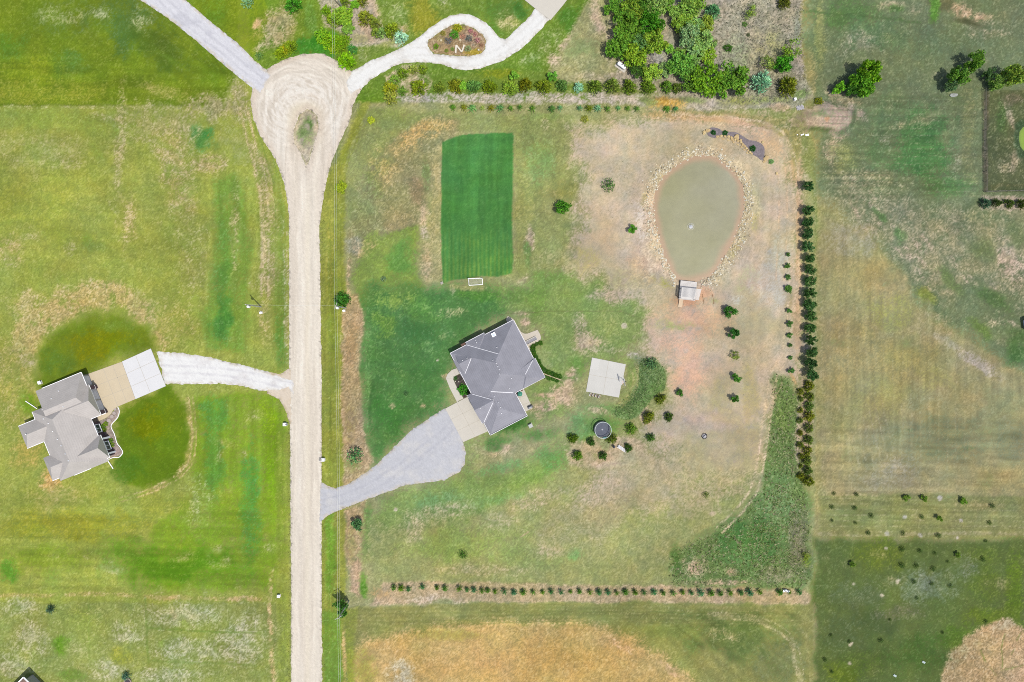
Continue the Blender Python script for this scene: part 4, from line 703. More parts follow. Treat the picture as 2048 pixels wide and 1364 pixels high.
# ---- the grey-roofed house in the middle (local u east-north-east, v towards the garage)
Z1 = 3.1
ox, oy = g(900.7, 706.5, Z1)
house = thing('house', 'large house with dark grey hipped shingle roof beside the grey gravel driveway', 'house', (ox, oy, 0), math.radians(27.6))
SH = mat('grey_shingles', C(166,166,178), .9, 3.2, .15, 0, .15, .35, .5, .12)
BRK = mat('brown_brick', C(120,92,80), .9, 9, .25); SID = mat('pale_siding', C(196,190,180), .8, 2, .06)
M1 = [('v', 0, 8.8, 17.5, 0, 15.9, 7.0, 5.9, 4.75), ('v', 4.5, 10.9, 17.25, -.12, 12.0, 5.8, 3.0, 3.5), ('v', 4.5, 7.1, 9.7, -.6, 4.6, 2.6, .5, 1.43),
      ('v', -.6, 4.5, 9.6, 11.6, 22.35, 1.0, 5.0, 2.55, -.31), ('u', 11.1, 15.0, 18.95, -1.05, 4.6, 0, .6, 2.5),
      ('u', .35, 3.35, 6.4, .85, 4.6, 0, .5, 2.4), ('v', 12.0, 13.7, 17.85, 10.65, 15.98, .7, 2.2, 1.86, .25)]
for b in M1: roof_block(b, Z1, [SH, SID, WHITE], house)
roof_block(('v', -.25, .6, 1.4, 2.1, 6.3, 0, 0, .4), Z1-.12, [SH, SID, WHITE], house)
wall_poly(house, [(.5,.5),(4.9,.5),(4.9,0),(9.4,0),(9.4,.35),(16.8,.35),(16.9,15.4),(9.1,15.5),(9.1,21.9),(-.1,21.9),(-.1,18.6),(-.5,18.5),(-.5,11.6),(.5,11.3)], Z1-.17, lambda i: BRK if i % 3 == 0 else SID)
for a, b in [((0,-.03),(4.5,-.03)),((4.5,-.63),(9.7,-.63)),((9.7,-.15),(17.4,-.15)),((17.53,0),(17.53,10.6)),((17.88,10.65),(17.88,15.98)),((9.7,16.0),(17.9,16.0)),((9.63,16.0),(9.63,22.35)),((-.6,22.38),(9.63,22.38)),((-.63,18.95),(-.63,22.35)),((-1.08,11.1),(-1.08,18.95)),((-.03,5.0),(-.03,11.1)),((-.03,0),(-.03,2.1))]:
    edge_strip(house, 'gutter', a, b, Z1-.03, WHITE, .11)
for a, b in [((4.5,.05),(10.5,5.6)),((4.1,3.5),(.9,6.1)),((17.5,10.62),(13.9,13.0)),((4.6,12.8),(9.2,15.75)),((.1,11.35),(4.2,14.9)),((4.2,15.1),(-.55,18.85))]:
    flash(house, M1, Z1, a, b, WHITE, .14)
for x, y in [(407,303),(415,330),(625,377),(323,485),(278,508),(587,503),(620,535),(636,566),(650,595),(654,640),(773,688),(749,795),(601,868),(637,935),(662,985),(671,1047),(505,965),(458,990)]:
    zz = Z1+2.2; X, Y = g(870+x/5.05, 620+y/5.05, zz); X -= ox; Y -= oy; c_, s_ = math.cos(math.radians(27.6)), math.sin(math.radians(27.6))
    vent(house, M1, Z1, X*c_+Y*s_, -(-X*s_+Y*c_), WHITE, .19, .25)
# roof hatch / skylight on the dark north-west slope
u0, v0 = 11.55, .95; zz = Z1+zroof(M1, u0, v0)
sk = MB().box(u0-.5, u0+.5, -v0-.55, -v0+.55, zz-.35, zz+.28).build('skylight', WHITE2, house)
MB().box(u0-.3, u0+.3, -v0-.33, -v0+.33, zz+.28, zz+.33).build('pane', mat('sky_glass', (.3,.34,.38), .2, 1, .05), sk)
# chimney box in the north-west notch
MB().box(3.2, 4.35, .1, .75, 0, Z1-.3).build('brick_bay', BRK, house)
for v_ in (13.2, 16.6):
    m = MB().box(-.56, -.51, -v_-1.35, -v_+1.35, .05, 2.3); gd = m.build('garage_door', WHITE, house)
    for k in range(4): MB().box(-.58, -.565, -v_-1.3, -v_+1.3, .1+k*.56, .6+k*.56).build('panel', WHITE, gd)
MB().box(-.16,-.1,-21.2,-19.2,.05,2.2).build('garage_door', WHITE, house)
d_ = MB().box(.44,.49,-4.2,-3.2,.1,2.2).build('front_door', mat('dark_door', (.06,.04,.03), .5), house); MB().box(.40,.44,-3.4,-3.3,1.0,1.1).build('handle', WHITE2, d_)
for v_ in (1.4, 7.0, 9.5): wall_window(house, .5, v_, 0, .7, .9, 2.2, (-1, 0), WHITE2, GLASS, 1)
for u_ in (2.5, 7, 12, 15): wall_window(house, u_, .5 if u_ < 4 else (0 if u_ < 9 else .35), .7, 0, .9, 2.2, (0, -1), WHITE2, GLASS, 1)
for v_ in (3, 7, 13): wall_window(house, 16.86, v_, 0, .8, .9, 2.2, (1, 0), WHITE2, GLASS, 1)
for u_ in (2, 5.5): wall_window(house, u_, 21.9, .7, 0, .9, 2.2, (0, 1), WHITE2, GLASS, 1)
for u_ in (11.5, 14.5): wall_window(house, u_, 15.45, .9, 0, .3, 2.2, (0, 1), WHITE2, GLASS, 1)

# stairwell on the side patio
def pxpoly(pts, z=0): return [g(*p, z) for p in pts]
st_ = thing('stairwell', 'pale concrete stairwell with grey treads on the side patio of the house', 'steps', (*g(1058, 682), 0.09))
cx, cy = g(1058, 682)
def L2(p, z): x, y = g(*p); return (x-cx, y-cy, z)
a, b, c, d = (1043.5,686.5), (1071.5,672.5), (1075,679), (1047,693.5)
MB().bar(L2(a,.1), L2(b,.1), .18, .5).build('side_wall', CG, st_); MB().bar(L2(d,.1), L2(c,.1), .18, .5).build('side_wall', CG, st_); MB().bar(L2(b,.08), L2(c,.08), .18, .44).build('end_wall', CG, st_)
TR = mat('tread', C(168,168,178), .9, 3, .1)
for k in range(9):
    t0, t1 = k/9, (k+.93)/9
    q = [(a[0]+(b[0]-a[0])*t0, a[1]+(b[1]-a[1])*t0), (a[0]+(b[0]-a[0])*t1, a[1]+(b[1]-a[1])*t1), (d[0]+(c[0]-d[0])*t1, d[1]+(c[1]-d[1])*t1), (d[0]+(c[0]-d[0])*t0, d[1]+(c[1]-d[1])*t0)]
    poly = [(g(*p)[0]-cx, g(*p)[1]-cy) for p in q]
    MB().prism(poly, 0.0, .03+.022*k).build('tread', TR, st_)

# ---- the pale-roofed house in the west
Z2 = 3.3
ox2, oy2 = g(83.9, 776.8, Z2)
A2 = math.radians(22.3)
hw = thing('house', 'sprawling house with pale grey shingle roof and tan concrete apron west of the road', 'house', (ox2, oy2, 0), A2)
SH2 = mat('pale_shingles', C(208,202,200), .9, 3.0, .12, 0, .15, .3, .45, .12); BRP = mat('purple_brick', C(112,90,98), .9, 8, .25); SD2 = mat('grey_siding', C(224,219,208), .8, 2, .06)
M2 = [('v', -4.4, 2.0, 8.35, 4.4, 22.7, 4.2, 3.2, 3.9), ('u', 0, 5.75, 11.5, -1.7, 10.4, 2.0, 1.6, 3.2), ('u', 3.5, 7.5, 11.45, 4.0, 10.95, .5, 0, 2.6),
      ('u', 16.0, 19.0, 21.95, 2.2, 8.95, .5, 0, 3.0), ('u', 6.4, 9.35, 12.25, -8.9, -.5, 2.6, .6, 2.1), ('u', 15.9, 18.9, 21.9, -6.2, 1.2, 2.4, .6, 2.3)]
for b in M2: roof_block(b, Z2, [SH2, SD2, WHITE2], hw)
for a, b in [((0,-.03),(10.4,-.03)),((10.43,0),(10.43,3.5)),((10.98,3.5),(10.98,4.6)),((10.98,10.4),(10.98,11.5)),((7.8,11.52),(10.95,11.52)),((8.38,12.2),(8.38,16.0)),((8.98,16.0),(8.98,17.2)),((8.98,20.8),(8.98,21.95)),((3.8,21.98),(8.95,21.98)),((-4.43,6.4),(-4.43,4.4)),((-4.43,12.2),(-4.43,15.9)),((-.7,22.73),(3.7,22.73)),((-6.2,21.95),(-.7,21.95)),((-8.9,6.37),(-4.4,6.37)),((-8.9,12.28),(-4.4,12.28))]:
    edge_strip(hw, 'gutter', a, b, Z2-.03, WHITE2, .1)
def wm(i): return SD2
wall_poly(hw, [(.5,.5),(9.9,.5),(9.9,3.9),(10.35,3.9),(10.35,11.1),(7.6,11.1),(7.6,12.5),(7.9,12.5),(7.9,16.3),(8.4,16.3),(8.4,21.5),(3.9,21.5),(3.9,22.2),(-.4,22.2),(-.4,21.4),(-4.6,21.4),(-5.6,19),(-4.6,16.4),(-3.9,16.4),(-3.9,11.8),(-7.2,11.8),(-8.3,9.3),(-7.2,6.9),(-3.9,6.9),(-3.9,4.9),(.5,4.6)], Z2-.17, SD2)
# brick facing on the front, set proud of the siding
MB().box(7.905,8.02,-16.3,-12.45,0,Z2-.2).build('brick_facing', BRP, hw); MB().box(8.405,8.52,-21.5,-16.25,0,Z2-.2).build('brick_facing', BRP, hw)
MB().box(7.605,7.72,-12.4,-11.15,0,Z2-.2).build('brick_facing', mat('entry_stone', C(150,140,132), .9, 6, .2), hw)
wall_window(hw, 8.03, 14.1, 0, 1.0, .7, 2.5, (1, 0), WHITE2, GLASS, 1); wall_window(hw, 8.53, 18.9, 0, 1.05, .7, 2.5, (1, 0), WHITE2, GLASS, 1)
for v_, w_ in ((5.9, 1.35), (9.0, 1.35)):
    gd = MB().box(10.35, 10.4, -v_-w_, -v_+w_, .05, 2.3).build('garage_door', WHITE, hw)
    for k in range(4): MB().box(10.405, 10.42, -v_-w_+.05, -v_+w_-.05, .1+k*.56, .6+k*.56).build('panel', WHITE, gd)
gd = MB().box(9.9, 9.95, -3.2, -.9, .05, 2.3).build('garage_door', WHITE, hw)
for v_ in (4.2, 10.75):
    pl = MB().box(10.3, 10.95, -v_-.42, -v_+.42, 0, Z2-.25).build('stone_pier', BRP, hw); MB().box(10.26, 11.0, -v_-.46, -v_+.46, 1.1, 1.22).build('cap', WHITE, pl)
for v_ in (17.0, 20.9): MB().box(8.5, 8.95, -v_-.2, -v_+.2, 0, Z2-.2).build('porch_post', WHITE2, hw)
for u_, v_ in ((4.5,2.4),(2.6,3.6),(-1.4,5.0),(-.9,7.4),(0.2,9.0),(.6,11.2),(1.2,13.4),(1.6,15.2),(1.9,17.4),(-6.4,9.2),(5.0,6.6),(2.0,19.2)):
    vent(hw, M2, Z2, u_, v_, WHITE2, .17, .25)
for u_ in (-6, -2): wall_window(hw, u_ if u_ > -5 else -6, 12 if False else 11.8, .6, 0, .9, 2.2, (0, 1), WHITE2, GLASS, 1) if u_ < -5 else None
for v_ in (13.5, 15): wall_window(hw, -3.95, v_, 0, .55, .9, 2.2, (-1, 0), WHITE2, GLASS, 1)
# window well, white downpipes, garden edging
o = thing('window_well', 'grey window well with white kerb beside the south wall of the pale-roofed house', 'window well', (*g(190, 925), 0))
cx, cy = g(190, 925)
q = [(178,923),(198,918),(200,925),(181,931)]; pp = [(g(*p)[0]-cx, g(*p)[1]-cy) for p in q]
for i in range(4): MB().bar((*pp[i], .12), (*pp[(i+1) % 4], .12), .16, .3).build('kerb', WHITE2, o)
MB().prism([(x*.9, y*.9) for x, y in pp], .0, .06).build('floor', mat('well_floor', C(176,170,158), .9), o)
slab('brick_paving', [(198,919),(212,914),(216,920),(201,925)], mat('orange_paver', C(202,160,128), .9, 6, .2), -.1, .06)
def pipe(a, b, lab, r=.12):
    p0 = g(*a); p1 = g(*b); m = MB().tube([(0,0,.22), (p1[0]-p0[0], p1[1]-p0[1], .16)], r, 8)
    o = m.build('drain_pipe', WHITE2); o.location = (*p0, 0); tag(o, lab, 'pipe')
pipe((214,917),(227,937), 'white drain pipe running from the south-east corner of the pale-roofed house'); pipe((75,817),(52,802), 'white drain pipe running out west of the pale-roofed house', .1)
pipe((205,829),(213,826), 'short pale pipe lying beside the garage of the pale-roofed house', .09)
ed = [(235.7,813.6),(238.8,822.4),(235.7,834.7),(225.4,846),(222.4,852),(224.4,859),(229,868),(234,885.4),(240,893.6),(245.7,904),(242,911),(237,914.7),(226.8,914.7),(217.5,918.8)]
eds = spline(ed, 4, False); x0, y0 = g(235, 870)
tag(MB().tube([(g(*p)[0]-x0, g(*p)[1]-y0, .06) for p in eds], .085, 6).build('garden_edging', WHITE2, None, False, (x0, y0, 0)), 'white curving kerb round the front bed of the pale-roofed house', 'kerb')
for i, (x, y, r) in enumerate([(230,818,3.2),(228.5,826,3.6),(224,833,3.8),(218,841,4.2)]):
    m = MB().lathe([(r/8*1., 0), (r/8*1.0, .05), (r/8*.92, .08)], 9)
    o = m.build('stepping_stone', mat('flagstone', C(198,186,182), .9, 3, .1)); o.location = (*g(x, y), .04); tag(o, f'{ORD[i]} round flagstone from the tan apron in the front bed', 'stone', 'stepping stones by the pale-roofed house')
# south-west corner house: only the tip of its roof reaches into the picture
o3 = g(47, 1355, 3.2); h3 = thing('house', 'brown-roofed house at the bottom-left corner, only its roof tip showing', 'house', (*o3, 0), math.radians(-45))
SH3 = mat('brown_shingles', C(150,124,112), .9, 5, .25)
roof_block(('v', 0, 5, 10, 0, 12, 5, 5, 2.6), 3.2, [SH3, SD2, WHITE2], h3)
wall_poly(h3, [(.5,.5),(9.5,.5),(9.5,11.5),(.5,11.5)], 3.03, SD2)
for a, b in [((0,-.03),(10,-.03)),((-.03,0),(-.03,12))]: edge_strip(h3, 'gutter', a, b, 3.17, WHITE2, .3, .16)
wall_window(h3, 5, .5, .7, 0, .9, 2.2, (0, -1), WHITE2, GLASS, 1)
# shed at the right edge
sx = thing('shed', 'small white shed cut off by the right edge beside the dark green grass', 'shed', (*g(2056, 649), 0), math.radians(8))
MB().box(-1.1, 1.1, -1.2, 1.2, 0, 2.1).build('wall', WHITE, sx); roof_block(('v', -1.3, 0, 1.3, -1.4, 1.4, 0, 0, .7), 2.15, [WHITE2, WHITE, WHITE2], sx).location = (0, 0, 0)
MB().box(-.4,.4,-1.24,-1.205,.05,1.9).build('door', mat('grey_door', (.2,.2,.2)), sx)
# ================================================================== TREES AND SHRUBS
def leaf_mesh(name, cen, dirs, L, Wd, tint):
    """diamond leaves: centre, direction, length, width; a flat array build"""
    n = len(cen); r = RNG.standard_normal((n, 3)); side = np.cross(dirs, r); side /= np.linalg.norm(side, axis=1, keepdims=True)+1e-9
    nrm = np.cross(dirs, side)
    a = cen-dirs*L[:, None]*.5; b = cen+side*Wd[:, None]*.5+nrm*L[:, None]*.06; c = cen+dirs*L[:, None]*.5; d = cen-side*Wd[:, None]*.5+nrm*L[:, None]*.06
    co = np.stack([a, b, c, d], 1).reshape(-1, 3); q = np.arange(4*n).reshape(n, 4)
    me = np_mesh(name, co, q, np.repeat(tint, 4, 0), smooth=False); me.materials.append(LEAF); return me
def unit(v): return v/(np.linalg.norm(v, axis=-1, keepdims=True)+1e-9)
def tints(n, k=.28):
    t = 1+k*(RNG.random((n, 1))*2-1)*np.ones((1, 3)); t[:, 0] *= 1+.22*(RNG.random(n)*2-1); t[:, 2] *= 1+.2*(RNG.random(n)*2-1)
    return t.astype(np.float32)
def cedar(ns=95, m=10, pw=.6):
    C_, D_, L_, W_, T_ = [], [], [], [], []
    ph = RNG.random(3)*6.28
    for i in range(ns):
        th = RNG.random()*2*np.pi; t = RNG.random()**1.25; lobe = 1+.08*np.sin(3*th+ph[0])+.07*np.sin(5*th+ph[1])+RNG.uniform(-.16, .1)
        R = max((1-t)**pw, .05)*lobe; tn = RNG.uniform(.62, 1.38); yl = RNG.uniform(.9, 1.18)
        for k in range(m):
            q = .35+.65*(k+RNG.random())/m; a = th+RNG.normal()*.10/q
            C_.append((R*q*np.cos(a), R*q*np.sin(a), .05+t*.9+.10*q+RNG.normal()*.02)); D_.append((np.cos(a), np.sin(a), RNG.uniform(.1, .9))); L_.append(RNG.uniform(.18, .32)*(1-.35*t)); W_.append(RNG.uniform(.06, .12))
            T_.append((tn*yl, tn, tn*RNG.uniform(.8, 1.2)))
    n = len(C_); d = unit(np.array(D_)+RNG.standard_normal((n, 3))*.28)
    return leaf_mesh('cedar_foliage', np.array(C_), d, np.array(L_), np.array(W_), np.array(T_, np.float32))
def pine(wh=6, br=8, sp=.1):
    C_, D_, L_, W_ = [], [], [], []
    for i in range(wh):
        t = i/wh; R = (1-t)**.8*1.02+.06
        for j in range(br):
            a = 2*np.pi*(j+RNG.random()*.7)/br+i; rr = R*RNG.uniform(.72, 1.1); m = 9
            for k in range(m):
                s = (k+.6)/m; pos = np.array([np.cos(a)*rr*s, np.sin(a)*rr*s, .08+t*.85+s*.10])+RNG.standard_normal(3)*sp*.35
                C_.append(pos); D_.append(np.array([np.cos(a), np.sin(a), .45])+RNG.standard_normal(3)*.5); L_.append(RNG.uniform(.2, .34)); W_.append(RNG.uniform(.06, .12))
    n = len(C_)
    return leaf_mesh('needle_foliage', np.array(C_), unit(np.array(D_)), np.array(L_), np.array(W_), tints(n))
def decid(nc=15, per=75, flat=.75, sz=.17, rad=.36):
    C_, T_ = [], []
    for i in range(nc):
        th = RNG.random()*2*np.pi; r = .72*np.sqrt(RNG.random()); zc = .32+.62*RNG.random()*(1-.45*r)
        cc = np.array([r*np.cos(th), r*np.sin(th), zc]); R = rad*RNG.uniform(.65, 1.15)
        u = unit(RNG.standard_normal((per, 3))); rr = R*RNG.uniform(.35, 1.05, (per, 1))
        C_.append(cc+u*rr*np.array([1, 1, flat*.7])); T_.append(tints(per, .22)*(1+.16*(RNG.random()*2-1)))
    C_ = np.concatenate(C_); T_ = np.concatenate(T_).astype(np.float32); n = len(C_)
    d = unit(RNG.standard_normal((n, 3))*np.array([1, 1, .55]))
    return leaf_mesh('leafy_crown', C_, d, RNG.uniform(.7, 1.4, n)*sz, RNG.uniform(.5, .95, n)*sz, T_)
def ball(n=420, lo=.1):
    u = unit(RNG.standard_normal((n, 3))); u[:, 2] = np.abs(u[:, 2]); r = RNG.uniform(.55, 1.05, (n, 1))*(1+.12*np.sin(5*np.arctan2(u[:, 1:2], u[:, 0:1])+RNG.random()*6))
    c = u*r; c[:, 2] = lo+c[:, 2]*.9
    return leaf_mesh('shrub_foliage', c, unit(u+RNG.standard_normal((n, 3))*.6), RNG.uniform(.2, .34, n), RNG.uniform(.12, .2, n), tints(n))
def sparse(n=260):
    th = RNG.random(n)*2*np.pi; k = RNG.integers(0, 9, n)*2*np.pi/9+RNG.standard_normal(n)*.16; r = RNG.random(n)**.8
    c = np.stack([r*np.cos(k), r*np.sin(k), .2+.75*RNG.random(n)*(1-.5*r)], 1)
    return leaf_mesh('sparse_foliage', c, unit(RNG.standard_normal((n, 3))+c*.8), RNG.uniform(.18, .34, n), RNG.uniform(.08, .16, n), tints(n))
def trunk_mesh(limbs=5, th=.05, top=.8):
    m = MB(); m.tube([(0,0,-.03),(.01,0,top*.5),(0,.01,top)], [th, th*.7, th*.2], 6)
    for i in range(limbs):
        a = i*2.4; z0 = top*(.3+.5*i/max(limbs, 1)); l = .45*(1-.4*i/max(limbs, 1))
        m.tube([(0,0,z0),(l*math.cos(a)*.5,l*math.sin(a)*.5,z0+.08),(l*math.cos(a),l*math.sin(a),z0+.2)], [th*.4, th*.25, th*.08], 4)
    me = bpy.data.meshes.new('trunk'); me.from_pydata(m.v, [], m.f); me.materials.append(BARK); return me
CR = {'cedar': [cedar() for _ in range(6)], 'pine': [pine(), pine(5, 7), pine(6, 9)], 'decid': [decid() for _ in range(4)]+[decid(20, 65)], 'big': [decid(26, 85, .8, .13, .30) for _ in range(4)], 'shrub': [ball() for _ in range(3)], 'sparse': [sparse() for _ in range(3)],
      'thin': [decid(14, 34, .8, .13, .4) for _ in range(3)]}
TK = {'cedar': trunk_mesh(3, .04, .8), 'pine': trunk_mesh(3, .04, .8), 'decid': trunk_mesh(6, .05, .7), 'big': trunk_mesh(8, .05, .7), 'shrub': trunk_mesh(5, .05, .5), 'sparse': trunk_mesh(6, .05, .7), 'thin': trunk_mesh(8, .04, .7)}
TB = {'cedar': 3.6, 'pine': 4.0, 'decid': 3.9, 'big': 3.1, 'shrub': 2.6, 'sparse': 3.1, 'thin': 2.3}
HR = {'cedar': 1.75, 'pine': 1.9, 'decid': 1.6, 'big': 1.5, 'shrub': 1.0, 'sparse': 1.5, 'thin': 1.5}
NT = [0]
def tree(px, py, r, kind, col, label, group=None, name='tree', cat='tree', h=None, sq=1.0, rz=None):
    R = r/8.; h = h or R*HR[kind]; zc = h*.42
    x, y = g(px, py, zc); ppx, ppy = 1024+8*x, 682-8*y; z0 = hz(ppx, ppy)
    t = thing(name, label, cat, (x, y, z0), rz if rz is not None else random.uniform(0, 6.28), group)
    NT[0] += 1
    k = CR[kind][NT[0] % len(CR[kind])]; j = 1.06+.16*random.random()
    c = link('crown', k, t); c.scale = (R*j*random.uniform(.92, 1.12), R*j*sq*random.uniform(.9, 1.1), h*random.uniform(.85, 1.15)); f = TB[kind]; v = random.uniform(.9, 1.12)
    mg = sum(col)/3; col = [q+(mg-q)*.2 for q in col]; cc = C(*col, f*v); c.color = (cc[0]*random.uniform(.93, 1.07), cc[1], cc[2]*random.uniform(.85, 1.15), 1)
    b = link('trunk', TK[kind], t); b.scale = (R, R, h)
    return t
DKC = (74,98,30); OLV = (100,112,24); GRN = (66,112,44); MID = (84,132,30); LIM = (152,168,34); BLU = (112,156,132); BG = (70,116,78)
def row(pts, kind, cols, tmpl, group, name, cat='tree', hf=None):
    n = len(pts)
    for i, p in enumerate(pts):
        col = cols[i % len(cols)] if len(p) < 4 else p[3]
        tree(p[0], p[1], p[2], kind if len(p) < 5 else p[4], col, tmpl.format(o=ordw(i)), group, name, cat, None if hf is None else p[2]/8*hf)
# east boundary: leafy trees, then cedars in two files
EAST = [(1617.4,374,13),(1617,422,13),(1618,446,13.5),(1617,468,12.5),(1617.5,493,14),(1621,516.6,12.5),(1620.5,540,12.5),(1621,562,13),(1620.5,586,13.5),(1621.5,609,13.5),(1622.5,632.5,13.5),(1622,656.6,13),(1622,680,13),(1624.5,704,14),(1622,726,13),(1625.5,750,14)]
EAST = [(x-2, y, r*.84) for x, y, r in EAST]
row(EAST, 'big', [(66,108,50),(74,116,54),(64,106,50)], '{o} leafy dark green tree from the north end of the east boundary row', 'leafy trees of the east boundary row', 'boundary_tree', hf=2.7)
E2 = [(1619,772.5,11),(1620.5,794,11),(1619,812.5,10.5),(1620.5,832,11.5),(1618,856,10.5),(1618,879.6,10.5),(1616,902.7,10.5),(1615.5,922,10.5),(1616.7,941.5,10.5),(1618,962.5,11.5)]
E2 = [(x, y, r*.93) for x, y, r in E2]
row(E2, 'cedar', [OLV,(90,108,32),(84,110,40)], '{o} round cedar from the north in the outer file below the leafy east row', 'cedars of the outer east file', 'cedar', hf=1.9)
E3 = [(1601.5,784,8),(1602,798,6),(1601.5,821,6.5),(1600,841,6),(1600.5,866,6.5),(1601,891,7.5),(1603,913,7),(1602,932,5.5),(1602,952.5,7.5)]
row(E3, 'cedar', [OLV,(92,112,34)], '{o} small cedar from the north in the inner file beside the tall grass', 'small cedars of the inner east file', 'small_cedar')
E4 = [(1575.6,509,5),(1574.5,531.6,5.5),(1576.3,554.6,5.5),(1576.3,578.5,8),(1578,622.5,6.5),(1578.4,647,6.5),(1579.2,671,5.5),(1580,691,4.5),(1580.3,715,5),(1581.7,740.5,6.5)]
row(E4, 'decid', [(70,112,44),(66,108,40)], '{o} sapling from the north on bare soil west of the leafy east row', 'saplings on the bare soil', 'sapling', hf=1.8)
SO = [(787.4,1175.7,7),(802,1177,8),(817,1178.5,6),(845,1174,7),(874,1175.4,6),(889.6,1177,7.5),(918.8,1177.5,7.5),(934,1180,6),(948,1180,7),(964,1181.5,7),(976,1181,6),(990,1183,5.5),(1009,1183,7),(1028,1185,7),(1046.7,1185,7),(1066.4,1184.5,6),(1085.4,1184.5,5.5),(1102.4,1183.3,6.5),(1122,1184.5,6.5),(1141.3,1183.6,4.5),(1159,1182.5,6.5),(1179.6,1184.5,5.8),(1198,1184.5,7.5),(1216.7,1185,7),(1233.6,1185.6,6),(1251.5,1184.8,7.5),(1270.4,1184.5,7),(1288.3,1185,6),(1308.3,1184.8,7),(1326.7,1186,6.5),(1346.9,1186.6,7),(1365.8,1185,6),(1383,1186,6),(1402,1186.3,8),(1422.5,1186.6,8),(1440.7,1186.6,7),(1461,1186,7.5),(1482.3,1186,7),(1500,1185.6,8),(1519.4,1184,7),(1560,1184.8,7.5),(1579,1184.5,4.5),(1598.9,1184.8,7.5)]
SO = [(x, y, r*1.08) for x, y, r in SO]
row(SO, 'pine', [(78,122,40),(92,128,30),(70,118,56),(66,118,70),(86,124,34)], '{o} young conifer from the west end of the south hedge row', 'young conifers of the south hedge row', 'young_conifer')
NO = [(905.8,214.7,5.5),(928,215,6,(120,124,24)),(944.4,216,7.5,(92,146,66)),(964.7,215.8,4.5,(128,148,60)),(982.8,215.8,6.5,(112,118,24)),(1000.6,215.8,7.5,(84,140,74)),(1021.4,216.9,5.5),(1039.7,214.7,4.5),(1065,217,6),(1104,218,6.8),(1120,215.8,4.8,(98,146,96)),(1159,216.6,5.2,(80,134,78)),(1178.4,216.3,6.8,OLV),(1195.6,216.3,6.5,(98,146,96)),(1215.3,217.8,6),(1237,216.3,5.2,(96,146,90)),(1255.3,217,5),(1274,217.3,5.5),(1333.8,217.8,5.8),(1351.4,218,5.8,(80,140,70))]
NO = [(p[0], p[1], p[2]*1.3)+tuple(p[3:]) for p in NO]
row(NO, 'pine', [(82,126,34),(76,120,44)], '{o} tiny conifer from the west in the planted line below the grey mulch strip', 'tiny conifers of the north line', 'young_conifer')
# north screen of cedars
NL = [(779.5,176,14,(132,142,18)),(780,194,14,(124,138,40)),(803.7,182,9.5,(92,134,36)),(789,159,11,(104,142,40)),(805,146,11,(104,134,20)),(825.5,138.7,11,(128,150,56)),(845.6,138,11,(110,140,26)),(839,175,17,(104,126,14)),(878.7,175,11.5,(100,126,30)),(911,171,13.5,(110,124,18)),(928,171,9,(104,160,40),'decid'),(946.5,172,14.5,(92,138,56)),(978.7,172,16,(104,126,14)),(1021,175,16,(112,146,36)),(1028,154,10,(100,150,40),'decid'),(1051.4,169.5,15,(98,108,12)),(1087,172,15,(98,122,20)),(1104.5,155,11,(84,146,36),'decid'),(1124,170,14,(86,128,58)),(1157,174,10.5,(122,168,136)),(1190.5,174,15.5,(98,124,32)),(1225,171,16,(96,122,36)),(1259.7,172.6,14,(86,112,24)),(1296.8,174,14,(88,116,24)),(1334,173,13,(80,122,30)),(1355,175,11,(78,106,26))]
row(NL, 'cedar', [OLV], '{o} bushy evergreen from the west in the big screen north of the grey mulch strip', 'big evergreen screen in the north', 'evergreen', hf=1.75)
NL2 = [(1522.6,163,19,(112,158,116),'cedar','blue-green spruce beside the grove, west of the round olive cedar'),(1576.6,171,21,(94,104,20),'cedar','large round olive cedar near the pile of pale slats'),(1566,129,17,(58,128,22),'decid','dense vivid green tree just north of the olive cedar'),(1580.6,97,19,(122,158,34),'thin','light green airy tree at the edge of the north-east scrub'),(1534,127,15,(152,176,66),'thin','thin lime green tree west of the vivid green tree'),(1502,23,13,(146,176,66),'thin','thin pale green tree near the top edge in the grey scrub'),(1426,24,17,(82,136,82),'cedar','blue-green cedar at the top edge right of the thicket'),(1569,4,13,(80,90,24),'cedar','dark cedar cut by the top edge in the grey scrub'),(1455.6,96,7,(62,112,30),'shrub','small dark round shrub alone in the grey scrub'),(1489.5,48,4.5,(84,122,44),'shrub','tiny green shrub below the thin pale tree'),(1496.5,69.7,3,(80,96,60),'shrub','tiny dull shrub in the middle of the grey scrub'),(1432,83,3.5,(110,128,70),'shrub','tiny olive shrub at the right rim of the thicket'),(1637.7,203,8,(132,140,24),'shrub','low olive bush above the bare soil mound'),(1677,175,13,(96,156,26),'decid','small bright tree at the left foot of the big lone tree')]
for x, y, r, c_, k, lab in NL2: tree(x, y, r, k, c_, lab, None, 'tree' if k in ('decid', 'thin', 'cedar') else 'shrub', 'tree' if k != 'shrub' else 'shrub', r/8*2.2 if k in ('decid', 'thin') else None)
